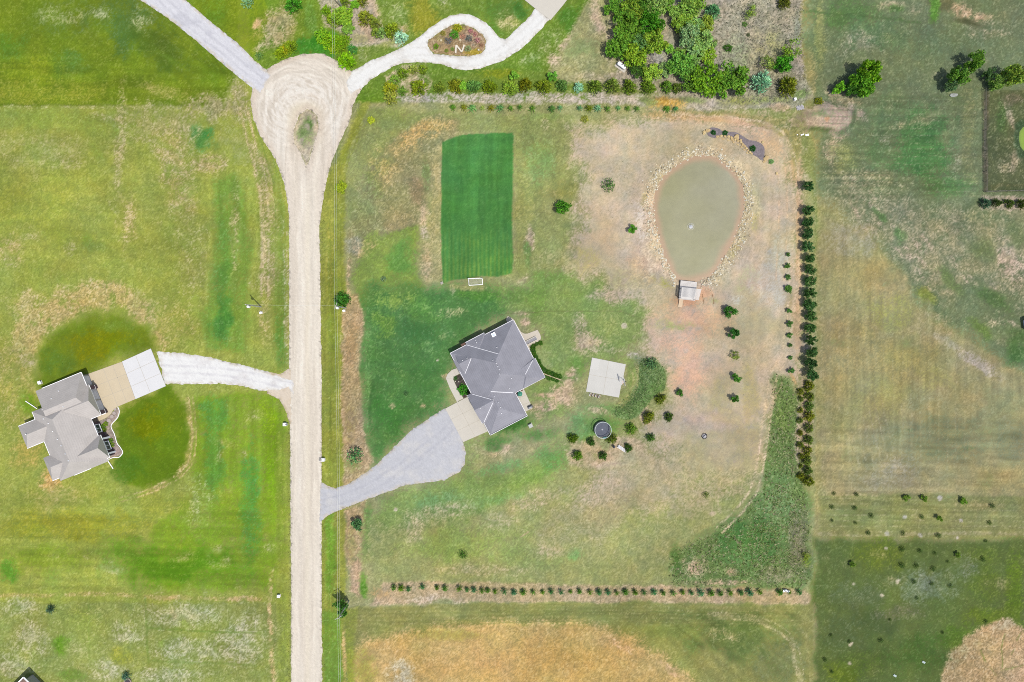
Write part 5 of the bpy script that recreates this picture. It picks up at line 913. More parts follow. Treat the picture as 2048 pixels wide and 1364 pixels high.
# thicket
TH = [(1232,18,18,MID),(1263,18,20,(112,146,32)),(1284,8,17,(72,118,34)),(1310,16,20,(120,156,72)),(1253,58,24,(80,126,28)),(1303,48,20,(60,118,22)),(1235.5,97,20,(88,138,32)),(1261,87,17,(84,134,32)),(1310,88,22,(108,146,30)),(1283,90,17,(92,142,64)),(1268,115,20,(116,150,26)),(1277,140,14,(62,102,34)),(1303,146,17,(120,158,42)),(1361,133,24,(90,142,40)),(1332,139,12,(124,162,84)),(1352,27,14,(120,156,52)),(1364,46,17,(112,152,40)),(1378,16,18,(116,152,56)),(1374,73,20,(124,164,92)),(1390,52,15,(110,152,74)),(1406,90,18,(126,166,72)),(1390,96,14,(116,158,90)),(1414,50,14,(130,160,48)),(1414,112,13,(124,164,36)),(1383,122,14,(110,152,66)),(1339,100,8,(104,156,46)),(1361,103,8,(98,134,44)),(1410,161,25,(92,138,22)),(1461,164,27,(84,132,34)),(1386,164,18,(92,134,36)),(1395,0,18,(110,150,48)),(1333,8,14,(96,140,44))]
THL = ['in the upper left corner of the thicket','with yellowish crown near the top of the thicket','touching the top edge, darker than its neighbours','with pale crown at the top of the thicket','with broad crown on the left side of the thicket','dark green and glossy in the upper thicket','at the left outer rim of the thicket','between the rim and the thicket centre','with yellow-green crown at the thicket centre','with bluish leaves at the thicket centre','with lime crown just above the white tank','dark and small right of the white tank','with light crown above the evergreen screen','with wide crown left of the tallest grove trees','pale and small beside the bare grey tree','with small lime crown by the sandy gap','slender and light right of the sandy gap','at the top edge over the right thicket','with silvery green crown mid-right','small silvery one upper right','pale one at the right rim','small grey-green one mid-right','with ochre tinge upper right rim','with lime crown lower right rim','with blurred crown above the grove','tiny bright one in the sandy gap','tiny dark one in the sandy gap','tall, left of the two biggest grove trees','tall, right of the two biggest grove trees','low one left of the biggest grove trees','cut by the top edge far right','cut by the top edge in the middle']
for i, (x, y, r, c_) in enumerate(TH):
    tree(x, y, r*1.24, 'big' if r > 11 else 'decid', c_, 'thicket tree '+THL[i], 'trees of the north-east thicket', 'thicket_tree', 'tree', r/8*1.9)
for x, y, r, c_, h, lab in [(1738,148,24,(98,146,20),9,'tallest tree, upper right in the big lone group in the green field'),(1722,168,25,(88,142,24),8,'middle tree of the big lone group in the green field'),(1704,178,15,(76,130,34),5,'low tree at the left shoulder of the big lone group in the green field'),(1947,125,17,(92,138,40),7,'upper right tree of the soft pair left of the paddock fence'),(1914,155,21,(90,136,36),7,'main tree of the soft pair left of the paddock fence'),(1900,172,12,(96,128,78),4,'greyish low tree at the foot of the soft pair'),(2026,154,23,(116,150,40),7,'bright tree above the fenced paddock near the right edge'),(1994,166,14,(108,146,60),5,'smaller tree left of the bright tree above the paddock'),(1976,150,12,(74,112,56),4,'dark tree at the top corner of the paddock fence')]:
    tree(x, y, r, 'big', c_, lab, None, 'field_tree', 'tree', h)
row([(1970.8,407,10,(64,100,66)),(1994,406,10),(2019.5,406.5,10),(2042.6,407,10)], 'cedar', [(70,92,34)], '{o} dark cedar from the west in the short row below the paddock', 'cedars below the paddock', 'cedar')
# lawn and pond trees
for x, y, r, k, c_, lab in [(1126,417,15,'decid',(58,112,22),'round dark green tree on the lawn right of the pitch'),(1217,370,13,'sparse',(76,116,44),'thin spreading tree on the bare soil left of the pond'),(1265,459,10,'decid',(74,132,24),'small bright round tree close to the left bank of the pond'),
    (1459.7,624,12,'decid',(50,102,34),'topmost round tree in the line south-east of the dock'),(1467,668,11.5,'decid',(50,104,40),'second round tree down the line south-east of the dock'),(1468.6,711,11,'thin',(128,150,46),'pale yellowish tree, third down the line south-east of the dock'),(1473,755,9,'decid',(72,124,36),'fourth tree down the line south-east of the dock'),(1469,798,9,'decid',(66,120,36),'lowest tree in the line south-east of the dock'),
    (1359,785.8,7.5,'decid',(58,104,34),'small tree right of the tall grass bank'),(1321.6,798.5,10.5,'cedar',(100,116,26),'olive conifer at the lower corner of the grass bank'),(1297,835,11.5,'cedar',(102,116,22),'olive conifer below the grass bank, largest of the group'),(1337.8,834,10,'cedar',(66,98,30),'dark conifer right of the largest olive one'),(1261.4,858.8,10.5,'cedar',(76,112,32),'green conifer up right of the trampoline'),(1301.4,875,9.5,'cedar',(66,106,32),'dark green conifer lower right of the planted group'),(1223.9,878,11,'cedar',(88,112,26),'conifer touching the lower right rim of the trampoline'),(1257,896,8.5,'cedar',(56,94,24),'dark conifer at the end of the white bench'),(1145.7,877,11,'cedar',(74,108,20),'leftmost conifer of the group by the trampoline'),(1182,884,10,'cedar',(60,104,30),'conifer lower left of the trampoline'),(1154.3,911.6,11,'cedar',(82,122,24),'lower left conifer of the group by the trampoline'),(1206.7,911.6,10,'cedar',(58,96,30),'conifer straight below the trampoline'),
    (1303,727,11,'sparse',(70,112,70),'ragged bush on top of the tall grass bank'),(683,376,12,'big',(140,158,26),'lime tree on the verge right of the road below the turning circle'),(742,241,8.5,'big',(160,172,30),'small yellow-lime tree right of the turning circle'),(683,600,16,'cedar',(58,116,30),'round dark green tree beside the east utility pole'),(710,912,14,'sparse',(70,124,64),'soft green tree on the straw strip above the grey driveway'),(714,1050,12,'decid',(66,104,56),'dark tree on the straw strip below the grey driveway'),(683,1213,17,'decid',(62,110,32),'tall tree under the lower utility pole'),(926,1109,8,'sparse',(66,112,34),'slim sapling alone on the south lawn'),(767,558,5,'sparse',(100,130,96),'grey-green tuft on the lawn left of the pitch'),(812,787,5,'sparse',(84,122,64),'faint sapling on the dark lawn in front of the grey-roofed house'),(100,1219,9,'pine',(72,100,70),'blue-grey spruce alone in the south-west lot'),(251,1353,9,'pine',(70,110,84),'blue spruce at the bottom edge beside the ring'),(68,1361,4,'shrub',(60,66,56),'dark small bush beside the brown-roofed house'),(1611,1113,9,'thin',(138,160,50),'pale lime sapling in the brown strip right of the tall meadow'),
    (1412,990,6,'sparse',(110,130,50),'tiny sapling inside the pale ring on the south lawn'),(926,780,10,'shrub',(62,140,34),'big green shrub in the front bed of the grey-roofed house'),(911,756,4,'shrub',(74,124,56),'low green plant at the bend of the front walk'),(1169,238,6.5,'shrub',(140,150,50),'olive weed clump below the north line of tiny conifers')]:
    tree(x, y, r, k, c_, lab, None, 'shrub' if k == 'shrub' else 'tree', 'shrub' if k == 'shrub' else 'tree', (r/8*2.1 if k == 'decid' else None))
# north garden
NG = [(587,10,14,'cedar',(64,138,26),'vivid green tree cut by the top edge left of the garden'),(652,20.6,9.5,'cedar',(104,148,18),'small green tree left of the garden pole'),(666,37,12,'cedar',(108,140,20),'olive tree left of the large light tree in the north garden'),(688,33,17,'decid',(122,160,32),'large light green tree in the north garden'),(697,57,11,'decid',(118,158,48),'light tree just below the large light garden tree'),(689.5,3,8.5,'cedar',(110,136,26),'small tree at the top edge beside the garden pole'),(709.5,10.6,8.5,'decid',(104,160,30),'bright narrow tree at the top edge of the garden'),(724,0,10,'cedar',(106,120,24),'brownish tree at the top edge of the garden'),(732,36,13,'cedar',(118,128,30),'round olive-brown tree in the middle of the garden'),(750,46,10,'cedar',(112,132,40),'olive tree right of the olive-brown one'),(752,66,9,'cedar',(110,138,36),'lower left tree of the garden cluster by the blue spruce'),(764,66,10,'cedar',(112,150,66),'soft green tree left of the round olive cedar'),(783,61,13,'cedar',(110,132,24),'round olive cedar beside the pale blue spruce'),(800.5,73,11,'cedar',(134,184,146),'pale blue spruce at the white loop driveway'),
    (645,72,11,'shrub',(112,166,24),'upper left bush of the bright garden hedge'),(660,82,12,'shrub',(118,168,16),'middle bush of the bright garden hedge'),(676,86,11,'shrub',(116,158,14),'lower middle bush of the bright garden hedge'),(690,80,9,'shrub',(112,154,20),'right end bush of the bright garden hedge'),(682,96,8,'shrub',(104,140,20),'lowest bush of the bright garden hedge'),(668,97,9,'shrub',(132,170,20),'yellowish bush under the bright garden hedge'),(704.5,98.5,7,'shrub',(66,140,56),'small round green shrub right of the bright hedge'),(692,121,15,'cedar',(108,164,8),'bright green bush at the top right of the turning circle'),(582,92,11,'cedar',(112,140,18),'round olive bush above the turning circle'),(568,99,7,'shrub',(168,170,16),'yellow bush beside the round olive bush'),(560,106,9,'cedar',(120,148,16),'left bush of the trio above the turning circle'),(494,5,9,'sparse',(100,150,110),'blue-green shrub at the top edge by the gravel path'),(518,112,6,'sparse',(92,130,60),'ragged weed where the gravel path meets the circle')]
for x, y, r, k, c_, lab in NG: tree(x, y, r*1.18, 'big' if k == 'decid' else k, c_, lab, None, 'garden_shrub' if k == 'shrub' else 'garden_tree', 'shrub' if k == 'shrub' else 'tree')
ISL = [(915,55.6,9,'shrub',(150,150,20),'yellow-green shrub at the top of the garden island'),(908.5,69,8,'shrub',(88,158,40),'bright green shrub in the garden island'),(897,80.6,7,'sparse',(98,96,104),'dark purple plant left in the garden island'),(937.6,76.6,7,'sparse',(92,100,98),'dark grey plant right in the garden island'),(872,93,5,'shrub',(112,150,30),'small green plant at the left of the garden island'),(893,101,4,'shrub',(124,148,50),'tiny green plant left of the letter'),(941,62,5,'sparse',(170,110,110),'reddish plant upper right in the garden island'),(950.5,68,4.5,'sparse',(172,112,112),'reddish plant furthest right at the top of the island'),(925.5,72.6,5,'sparse',(180,126,112),'reddish plant at the island centre'),(955,80.6,5,'sparse',(172,112,110),'reddish plant at the right rim of the island'),(936,97,6,'shrub',(140,160,100),'pale green plant right of the letter'),(886,66,5,'shrub',(150,140,60),'ochre plant at the upper left of the island'),(905,98,3.5,'shrub',(116,140,60),'tiny plant touching the letter'),(963,90,4,'sparse',(150,110,90),'brown-red plant low at the right rim of the island')]
for x, y, r, k, c_, lab in ISL: tree(x, y, r, k, c_, lab, 'plants of the garden island', 'island_plant', 'plant')
# hedge by the side patio, trimmed balls by the west house, bed plants
HG = [(1081,686,4.5),(1073,688,4),(1066,694,5.5),(1065,700,5),(1068,707,5.2),(1071,715,4.8),(1076,722,5),(1079,729,4.8),(1083,736,5),(1089,741,4.8),(1097,745,4.8),(1105,748,4.8),(1111.6,751,4.6),(1119.5,753,4.6)]
row(HG, 'shrub', [(62,112,24),(56,104,30)], '{o} dark hedge shrub from the side patio along the curved border', 'curved hedge of the side patio', 'hedge_shrub', 'shrub')
row([(1090,753,4),(1098,757,4),(1106,758,4.2),(1114,762,3.6)], 'shrub', [(66,118,34)], '{o} low shrub from the house below the timber border', 'shrubs below the timber border', 'hedge_shrub', 'shrub')
row([(211,848,4.2),(205,854,4.8),(209,860,3.8),(221.6,881,3.8),(224.7,889.5,4.2)], 'shrub', [(118,148,26),(92,136,20)], '{o} clipped ball shrub from the north in the bed of the pale-roofed house', 'clipped balls of the pale-roofed house', 'ball_shrub', 'shrub')
row([(1427,265,4.5),(1450,265.7,4.5),(1505.5,296.8,5.5)], 'shrub', [(34,96,32)], '{o} dark green shrub from the left in the dark gravel bed', 'shrubs of the dark gravel bed', 'bed_shrub', 'shrub')
tree(1542.5,323,4.5,'shrub',(112,160,90),'pale green tuft right of the dark gravel bed',None,'tuft','shrub')
# saplings of the south-east orchard
OR = [(1668,987,3.5),(1713,989,4.5),(1812.6,996,6.5),(1847,997,7.5),(1927,1001,7.5),(1985,1012,5),(1664,1014,4.5),(1709.6,1016,4.5),(1743,1032,5),(1844,1033.4,4.5),(1877,1037,7),(1979,1046,4),(1711,1046,3.5),(1664,1041.4,3.5),(1737,1066,4.5),(1806.4,1066.6,4.5),(1877,1071,5.5),(1804,1098,5.5),(1840,1102,4.5),(1915,1109.5,6.5),(1966.6,1118.4,5.5),(1705,1129.4,7),(1804,1131,5.5),(1832.5,1131.7,5.5),(1867,1137.7,4.5),(1828,1163,4.5),(1863.6,1167,4),(1901.5,1171.7,4.5),(1834,1196,3.5),(1762,1281,4.5),(1699,1284,3.5),(1662,1271,3.5),(1650,1319,4.5),(1664,1344,3.5),(1971.6,1082,3.5),(1896,1124,3.5),(1869.5,1106.6,3.5),(1971.6,1243,4.5),(1780,1240,3),(1885,1265,3)]
OR.sort(key=lambda p: (p[1], p[0]))
for i, (x, y, r) in enumerate(OR):
    big = r >= 6
    k = ordw(i) if i < 40 else 'last'
    tree(x, y, r, 'decid' if big else 'sparse', (84,116,30) if big else (72,96,40), f'{k} orchard {"bushy" if big else "spindly"} sapling counted downwards in the south-east field', 'orchard saplings of the south-east field', 'orchard_sapling', 'tree')
# ================================================================== OBJECTS
def stone_mesh(seed, flat=.7, n=1):
    bm = bmesh.new(); bmesh.ops.create_icosphere(bm, subdivisions=n, radius=1); r = random.Random(seed)
    for v in bm.verts:
        v.co *= r.uniform(.72, 1.15); v.co.z *= flat
    me = bpy.data.meshes.new('stone'); bm.to_mesh(me); bm.free(); return me
STM = [mat('limestone_a', C(232,218,186), .95, 4, .2), mat('limestone_b', C(206,186,150), .95, 4, .25), mat('limestone_c', C(240,234,216), .95, 4, .15), mat('limestone_d', C(168,156,134), .95, 4, .25)]
SM = []
for i in range(8):
    me = stone_mesh(i, .65); me.materials.append(STM[i % 4]); SM.append(me)
# ---- riprap ring: the largest stones one by one, the rest as one mass
cx, cy = g(1400, 430)
rr_ = thing('riprap', 'ring of pale limestone rubble lining the bank of the brown pond', 'rubble bank', (cx, cy, 0))
RP = spline(RIPRAP, 3); PD = spline(POND, 3)
NP = 17000
rx_ = RNG.uniform(1270, 1530, NP).astype(np.float32); ry_ = RNG.uniform(285, 600, NP).astype(np.float32)
di = sdf(rx_, ry_, PD); do = sdf(rx_, ry_, RP)
dens = np.clip(.9-.03*np.maximum(-di-8, 0), .05, 1)*(fbm(rx_, ry_, 18, 131, 2)*.6+.75)
dens *= np.where((rx_ > 1452) & (ry_ > 440) & (ry_ < 520), .55, 1.)*np.where((ry_ > 548) & (rx_ > 1352) & (rx_ < 1402), 0, 1)
ok = (di < 1) & (do+fbm(rx_, ry_, 40, 137, 2)*14 > RNG.uniform(-10, 6, NP)) & (RNG.random(NP) < dens)
pts = np.stack([rx_, ry_], 1)[ok][:4200]; zz = hgt(pts[:, 0], pts[:, 1])
big = 0; bv, bf, bmi = [], [], []
proto = []
for me in SM: proto.append((np.array([v.co[:] for v in me.vertices]), [tuple(p.vertices) for p in me.polygons]))
for i, (x, y) in enumerate(pts):
    s = random.uniform(.09, .2) if i > 260 else random.uniform(.2, .31)
    X, Y = g(x, y); k = random.choices(range(8), (3,2,3,1,3,2,3,1))[0]; a = random.random()*6.28
    if i <= 260:
        o = link('stone', SM[k], rr_, (X-cx, Y-cy, float(zz[i])+s*.25)); o.scale = (s*1.2, s*.9, s); o.rotation_euler = (0, 0, a)
    else:
        v = proto[k][0]*np.array([s*1.25, s*.9, s]); c_, s_ = math.cos(a), math.sin(a)
        v = np.stack([v[:, 0]*c_-v[:, 1]*s_+X-cx, v[:, 0]*s_+v[:, 1]*c_+Y-cy, v[:, 2]+zz[i]+s*.25], 1)
        b0 = len(bv); bv += v.tolist(); bf += [tuple(q+b0 for q in f) for f in proto[k][1]]; bmi += [k % 4]*len(proto[k][1])
me = bpy.data.meshes.new('small_stones'); me.from_pydata(bv, [], bf)
for m_ in STM: me.materials.append(m_)
me.polygons.foreach_set('material_index', bmi); tag(link('small_stones', me, rr_), kind='stuff')
# ---- boulder wall and loose boulders of the gravel bed
def Z(p, o=(1390,240), s=7.576): return (o[0]+p[0]/s, o[1]+p[1]/s)
BM_ = []
for i in range(5):
    me = stone_mesh(40+i, .75, 2); me.materials.append(mat('sandstone_a', C(232,206,152), .95, 3, .15) if i % 2 else mat('sandstone_b', C(220,192,142), .95, 3, .18)); me.polygons.foreach_set('use_smooth', [False]*len(me.polygons)); BM_.append(me)
wl = thing('boulder_wall', 'low curved wall of yellow sandstone boulders below the dark gravel bed', 'stone wall', (*g(1465, 285), 0))
wx0, wy0 = g(1465, 285)
for i, (p, a, b) in enumerate([((340,252),3.4,2.6),((395,242),3.6,2.4),((450,250),3.4,2.6),((505,252),3.4,3),((548,268),3,3),((560,300),3.6,2.2),((605,300),2.6,2.4),((648,318),3.2,2.6),((690,335),3,3),((715,372),3,2.6),((750,398),3,2.8),((775,430),2.8,2.6),((800,462),2.8,2.6),((830,490),3.2,2.6),((855,508),2.4,2),((420,285),4,1.6),((500,302),3.6,1.5),((580,335),3.6,1.6),((645,372),3.4,1.6),((700,408),3.2,1.6),((745,450),3,1.6),((790,500),3,1.6)]):
    X, Y = g(*Z(p)); o = link('boulder', BM_[i % 5], wl, (X-wx0, Y-wy0, .14 if i < 15 else .05)); o.scale = (a/8, b/8, .3 if i < 15 else .2); o.rotation_euler = (0, 0, -.5 if i > 4 else -.1)
for i, (p, r, lab) in enumerate([((195,160),5,'round sandstone boulder at the left end of the dark gravel bed'),((135,192),4.4,'flat sandstone boulder left of the round one at the gravel bed'),((630,258),6.5,'largest sandstone boulder on the boulder wall'),((1025,335),3,'small sandstone boulder at the upper right of the gravel bed'),((1075,575),5,'tall sandstone boulder right of the gravel bed'),((1048,632),3,'small sandstone boulder below the tall one'),((1235,810),3,'lone sandstone boulder on the bare soil right of the pond bed'),((690,310),3.4,'sandstone boulder right behind the largest one')]):
    o = link('boulder', BM_[i % 5]); o.location = (*g(*Z(p)), .15); o.scale = (r/8, r/8*(.8 if i != 4 else 1.3), r/8*.7); o.rotation_euler = (0, 0, i*1.3); tag(o, lab, 'boulder', 'loose sandstone boulders')
# ---- dock with slatted shade roof
DW = mat('weathered_planks', C(238,232,230), .85, 5, .1); DW2 = mat('pale_slats', C(244,240,238), .85, 5, .08); DKW = mat('dark_timber', C(96,88,84), .9, 5, .2)
dx, dy = g(1376, 580, .7)
dk_ = thing('dock', 'pale plank dock with slatted shade roof at the south end of the pond', 'dock', (dx, dy, 0), math.radians(-6))
for k in range(15):
    y = 2.2-k*.307; MB().box(-2.05, 2.05, y-.29, y, .62, .68).build('plank', DW, dk_)
for x in (-1.9, 0, 1.9): MB().box(x-.08, x+.08, -2.3, 2.15, .42, .615).build('joist', DKW, dk_)
for x in (-1.95, 1.95):
    for y in (-2.1, 0, 2.0): MB().box(x-.1, x+.1, y-.1, y+.1, -.7, .6).build('post', DKW, dk_)
for x, y in ((-1.9,.1),(1.75,.1),(-1.9,-2.2),(1.75,-2.2)): MB().box(x-.08, x+.08, y-.08, y+.08, .68, 2.55).build('roof_post', DW, dk_)
for x in (-1.9, 1.75): MB().box(x-.06, x+.06, -2.45, .3, 2.552, 2.72).build('beam', DW, dk_)
for k in range(11):
    y = .2-k*.245; MB().box(-2.1, 2.75-.04*k, y-.085, y+.085, 2.722, 2.8).build('slat', DW2, dk_)
MB().box(-2.05, 2.05, -2.46, -2.42, .3, .6).build('skirt_board', WHITE, dk_)
o = MB().box(-.5, .5, -1.0, 1.0, .22, .3).build('gangplank', mat('new_timber', C(232,206,176), .85, 5, .1)); o.location = (*g(1361, 606), 0); o.rotation_euler = (math.radians(9), 0, math.radians(-8)); tag(o, 'light timber gangplank leading from the bare soil onto the dock', 'plank')
# ---- fountain
fx = thing('fountain', 'small white fountain spray in the middle of the pond', 'fountain', (*g(1382, 453), -.3))
FO = mat('foam', (.8,.8,.8), .6, 8, .1)
MB().lathe([(.45,-.1),(.5,.04),(.3,.12),(.1,.14)], 12).build('float', mat('float_grey', (.3,.3,.3)), fx)
vs = MB()
for i in range(170):
    a = random.random()*6.28; t = random.random()**1.3; r = .1+.75*t; z_ = .14+1.3*(t+.05)*(1.05-t)*2; s = random.uniform(.02, .05)
    vs.add([(r*math.cos(a)-s, r*math.sin(a), z_), (r*math.cos(a)+s, r*math.sin(a), z_), (r*math.cos(a), r*math.sin(a)+s*1.6, z_), (r*math.cos(a), r*math.sin(a), z_+2.2*s)], [(0,1,3),(1,2,3),(2,0,3),(0,2,1)])
tag(vs.build('spray', FO, fx), kind='stuff')
MB().ring(.82, .012, .16, .014, 26).build('ripple', mat('ripple', C(196,194,170), .4), fx)
# ---- trampoline
tx, ty = g(1205, 859.4, 1.2); tr = thing('trampoline', 'round trampoline with dark blue mat and pale enclosure ring near the conifers', 'trampoline', (tx, ty, 0), .3)
MB().lathe([(1.72,.86),(1.72,.88)], 40).build('mat', mat('blue_black_mat', C(92,98,116), .7, 2.5, .22, scale2=1.2), tr)
MB().ring(1.86, .9, .3, .05, 40).build('pad', mat('navy_pad', C(66,74,92), .6, 2, .1), tr)
MB().ring(2.02, 2.45, .1, .1, 48).build('net_ring', mat('pale_ring', C(206,220,222), .5), tr)
lg = MB(); lg.bar((-.16,0,.885),(0,.16,.885),.04,.004); lg.bar((0,.16,.885),(.16,0,.885),.04,.004); lg.bar((.16,0,.885),(0,-.16,.885),.04,.004); lg.bar((0,-.16,.885),(-.16,0,.885),.04,.004); lg.build('square_mark', WHITE2, tr)
for k in range(8):
    a = k*math.pi/4; MB().tube([(2.05*math.cos(a),2.05*math.sin(a),0),(2.05*math.cos(a),2.05*math.sin(a),2.4)], .035, 6).build('pole', mat('steel', (.35,.36,.37), .4, 2, .05, .6), tr)
    b = a+math.pi/4
    MB().tube([(1.95*math.cos(a),1.95*math.sin(a),.8),(2.0*math.cos(a+.2),2.0*math.sin(a+.2),.05),(2.0*math.cos(a+.5),2.0*math.sin(a+.5),.05),(1.95*math.cos(b),1.95*math.sin(b),.8)], .03, 5).build('leg', mat('steel', (.35,.36,.37)), tr)
MB().bar((-.5,-2.0,1.0),(.45,-2.02,1.0),.12,.5).build('net_door', mat('teal_net', C(120,196,200), .6), tr)
# ---- basketball hoop
hp = thing('basketball_hoop', 'basketball hoop on a post at the right edge of the concrete court', 'basketball hoop', (*g(1248.5, 762), .1), math.radians(192))
MB().tube([(0,0,0),(0,0,2.9),(.5,0,3.3)], .08, 8).build('post', mat('black_steel', (.03,.03,.03), .5), hp)
MB().box(.55, .6, -.9, .9, 2.95, 4.0).build('backboard', mat('clear_board', C(206,210,214), .3), hp); MB().ring(.23, 3.05, .03, .03, 18, 0, .85, 0).build('rim', mat('orange_rim', (.6,.15,.03)), hp)
MB().bar((.25,-.3,3.0),(.6,-.3,3.6),.06).bar((.25,.3,3.0),(.6,.3,3.6),.06).build('arm', mat('black_steel', (.03,.03,.03)), hp)
# ---- stacked firewood below the court, with bench boards
fw = thing('timber_stack', 'stack of pale timber offcuts along the lower edge of the concrete court', 'timber', (*g(1190, 788.5), 0), math.radians(-11))
for k in range(11):
    l = random.uniform(.5, .8); MB().bar((-1.3+k*.26, -.35-l/2+random.uniform(-.1,.1), .1), (-1.27+k*.26+random.uniform(-.1,.1), .1, .14), .16, .12).build('board', [DW, mat('tan_board', C(206,184,160), .9, 5, .2), DKW][k % 3], fw)
# ---- football goal
gx = thing('football_goal', 'white framed football goal with net at the south end of the striped pitch', 'goal', (*g(951, 563.5), 0), math.radians(2))
for a, b in [((-1.72,.7,0),(-1.72,.7,1.6)),((1.72,.7,0),(1.72,.7,1.6))]: MB().tube([a, b], .07, 8).build('post', WHITE2, gx)
MB().tube([(-1.75,.7,1.6),(1.75,.7,1.6)], .07, 8).build('crossbar', WHITE2, gx)
MB().tube([(-1.72,.7,.05),(-1.65,-.85,.05)], .065, 6).build('ground_bar', WHITE2, gx); MB().tube([(1.72,.7,.05),(1.79,-.75,.05)], .065, 6).build('ground_bar', WHITE2, gx); MB().tube([(-1.65,-.85,.06),(1.79,-.75,.06)], .07, 6).build('ground_bar', WHITE2, gx)
nm = MB()
for k in range(18):
    x = -1.6+k*.19; nm.bar((x,.68,1.55),(x+.03,-.78,.1),.012)
for k in range(9):
    t = k/8; nm.bar((-1.7,.68-1.45*t,1.55-1.45*t),(1.72,.68-1.4*t,1.55-1.45*t),.012)
nm.build('net', mat('net_cord', (.5,.52,.5)), gx)
# ---- propane tank on its slab
pt = thing('propane_tank', 'white capsule propane tank on a pale slab beside the thicket', 'gas tank', (*g(1242, 134), 0), math.radians(-36))
MB().lathe([(.02,-1.25),(.3,-1.2),(.48,-1.0),(.5,-.85),(.5,.85),(.48,1.0),(.3,1.2),(.02,1.25)], 16).build('tank', WHITE2, pt, True).matrix_local = Matrix.Translation((0,.1,.85)) @ Matrix.Rotation(math.pi/2, 4, 'Y')
MB().lathe([(.16,1.3),(.16,1.45),(.12,1.5)], 10, 0, 0, .1).build('valve_dome', mat('dark_cap', (.12,.12,.13)), pt)
for x in (-.7, .7): MB().box(x-.08, x+.08, -.3, .5, .1, .5).build('saddle', CG, pt)
MB().box(-1.5, 1.5, -.75, .25, -.05, .1).build('slab', CG, pt)
# ---- utility poles and wires
PW = mat('pale_pole', C(206,208,196), .9, 4, .12); STL = mat('galvanised', C(210,212,214), .5, 2, .05, .3)
poles = []
def pole(bx, by, h, lab, cross, can):
    x, y = g(bx, by); t = thing('utility_pole', lab, 'utility pole', (x, y, 0), 0)
    MB().tube([(0,0,-.1),(0,0,h)], [.17,.12], 10).build('pole', PW, t)
    if cross:
        MB().bar((-cross[0],-cross[1],h-.5),(cross[0],cross[1],h-.5),.12,.14).build('crossarm', PW, t)
        for s in (-.9, .9): MB().lathe([(.06,h-.43),(.08,h-.3),(.04,h-.2)], 8, 0, cross[0]*s, cross[1]*s).build('insulator', STL, t)
    if can: MB().lathe([(.28,h-2.2),(.3,h-2.1),(.3,h-1.2),(.2,h-1.1)], 12, 0, .1, -.42).build('transformer', WHITE2, t)
    poles.append((x, y, h)); return t
pole(522, 613.5, 10, 'pale utility pole on the west verge with a transformer and a wire over the road', None, True)
pole(692, 616, 10.4, 'pale utility pole on the east verge beside the round dark green tree', (.3,.8), True)
pole(698, 1202, 10.7, 'leaning-looking utility pole in the tree at the bottom left of the lot', (.9,.5), False)
pole(685, 17, 10, 'utility pole standing in the north garden near the top edge', (.8,.2), False)
WM = mat('wire', (.42,.44,.4), .5, 2, .05)
def wire(a, b, lab, off=(0,0), sag=.6):
    pts = []
    for i in range(25):
        t = i/24; pts.append((a[0]+off[0]+(b[0]-a[0])*t, a[1]+off[1]+(b[1]-a[1])*t, a[2]-.2+(b[2]-a[2])*t-sag*4*t*(1-t)))
    o0 = pts[0]; m = MB().tube([(p[0]-o0[0], p[1]-o0[1], p[2]-o0[2]) for p in pts], .013, 5); o = m.build('overhead_wire', WM, None, False, o0); tag(o, lab, 'wire', 'overhead wires')
wire(poles[0], poles[1], 'overhead wire crossing the road between the two verge poles', (0,0), .3)
wire(poles[1], poles[2], 'left overhead wire along the verge, lower stretch', (-.2,0), 1.0); wire(poles[1], poles[2], 'right overhead wire along the verge, lower stretch', (.35,0), .8)
wire(poles[1], poles[3], 'left overhead wire along the verge, upper stretch', (-.2,0), 1.0); wire(poles[1], poles[3], 'right overhead wire along the verge, upper stretch', (.35,0), .8)
wire(poles[2], (poles[2][0]+.4, -120, 10.7), 'left overhead wire leaving at the bottom edge', (-.2,0), .8); wire(poles[2], (poles[2][0]+.4, -120, 10.7), 'right overhead wire leaving at the bottom edge', (.3,0), .7)
# ---- boxes by the road
def box_thing(px, py, w, l, h, col, lab, cat, name, rz=0, legs=False):
    t = thing(name, lab, cat, (*g(px, py), 0), rz); bb = MB().box(-w/2, w/2, -l/2, l/2, .05, h).build('body', col, t)
    MB().box(-w/2-.03, w/2+.03, -l/2-.03, l/2+.03, h+.002, h+.06).build('lid', col, t); MB().box(-w/2-.08, w/2+.08, -l/2-.08, l/2+.08, -.05, .048).build('base', CG, t); return t
box_thing(558.5,1191,.6,.6,.7,WHITE2,'white square utility box on the west verge near the bottom','utility box','utility_box')
box_thing(523,625.5,.5,.4,.7,WHITE2,'white utility box at the foot of the west utility pole','utility box','utility_box',.3); box_thing(688.5,621.5,.45,.4,.7,WHITE2,'white utility box at the foot of the east utility pole','utility box','utility_box',.2)
box_thing(81.5,765,.7,.7,.6,WHITE2,'white square box on the lawn north-west of the pale-roofed house','utility box','utility_box',.35); box_thing(1589,199.5,.45,.55,.6,WHITE2,'small white box standing above the pile of pale slats','utility box','utility_box',.2); box_thing(883.5,566,.5,.45,.35,mat('grey_stone_box', C(190,184,176)),'small grey stone block at the lower left corner of the pitch','stone block','stone_block',.4)
def mailbox(px, py, lab, rz):
    t = thing('mailbox', lab, 'mailbox', (*g(px, py), 0), rz)
    MB().box(-.35,.35,-.35,.35,0,1.0).build('pillar', WHITE2, t); m = MB().tube([(.3,0,1.12),(.95,0,1.12)], .16, 10); m.build('box', mat('mail_grey', C(150,150,160), .5), t); MB().box(-.4,.4,-.4,.4,1.002,1.06).build('cap', WHITE, t)
mailbox(571.5, 848, 'white pillar mailbox on the west side of the road below the white driveway', 0); mailbox(648, 918.5, 'pale pillar mailbox on the east side of the road above the grey driveway', math.pi)
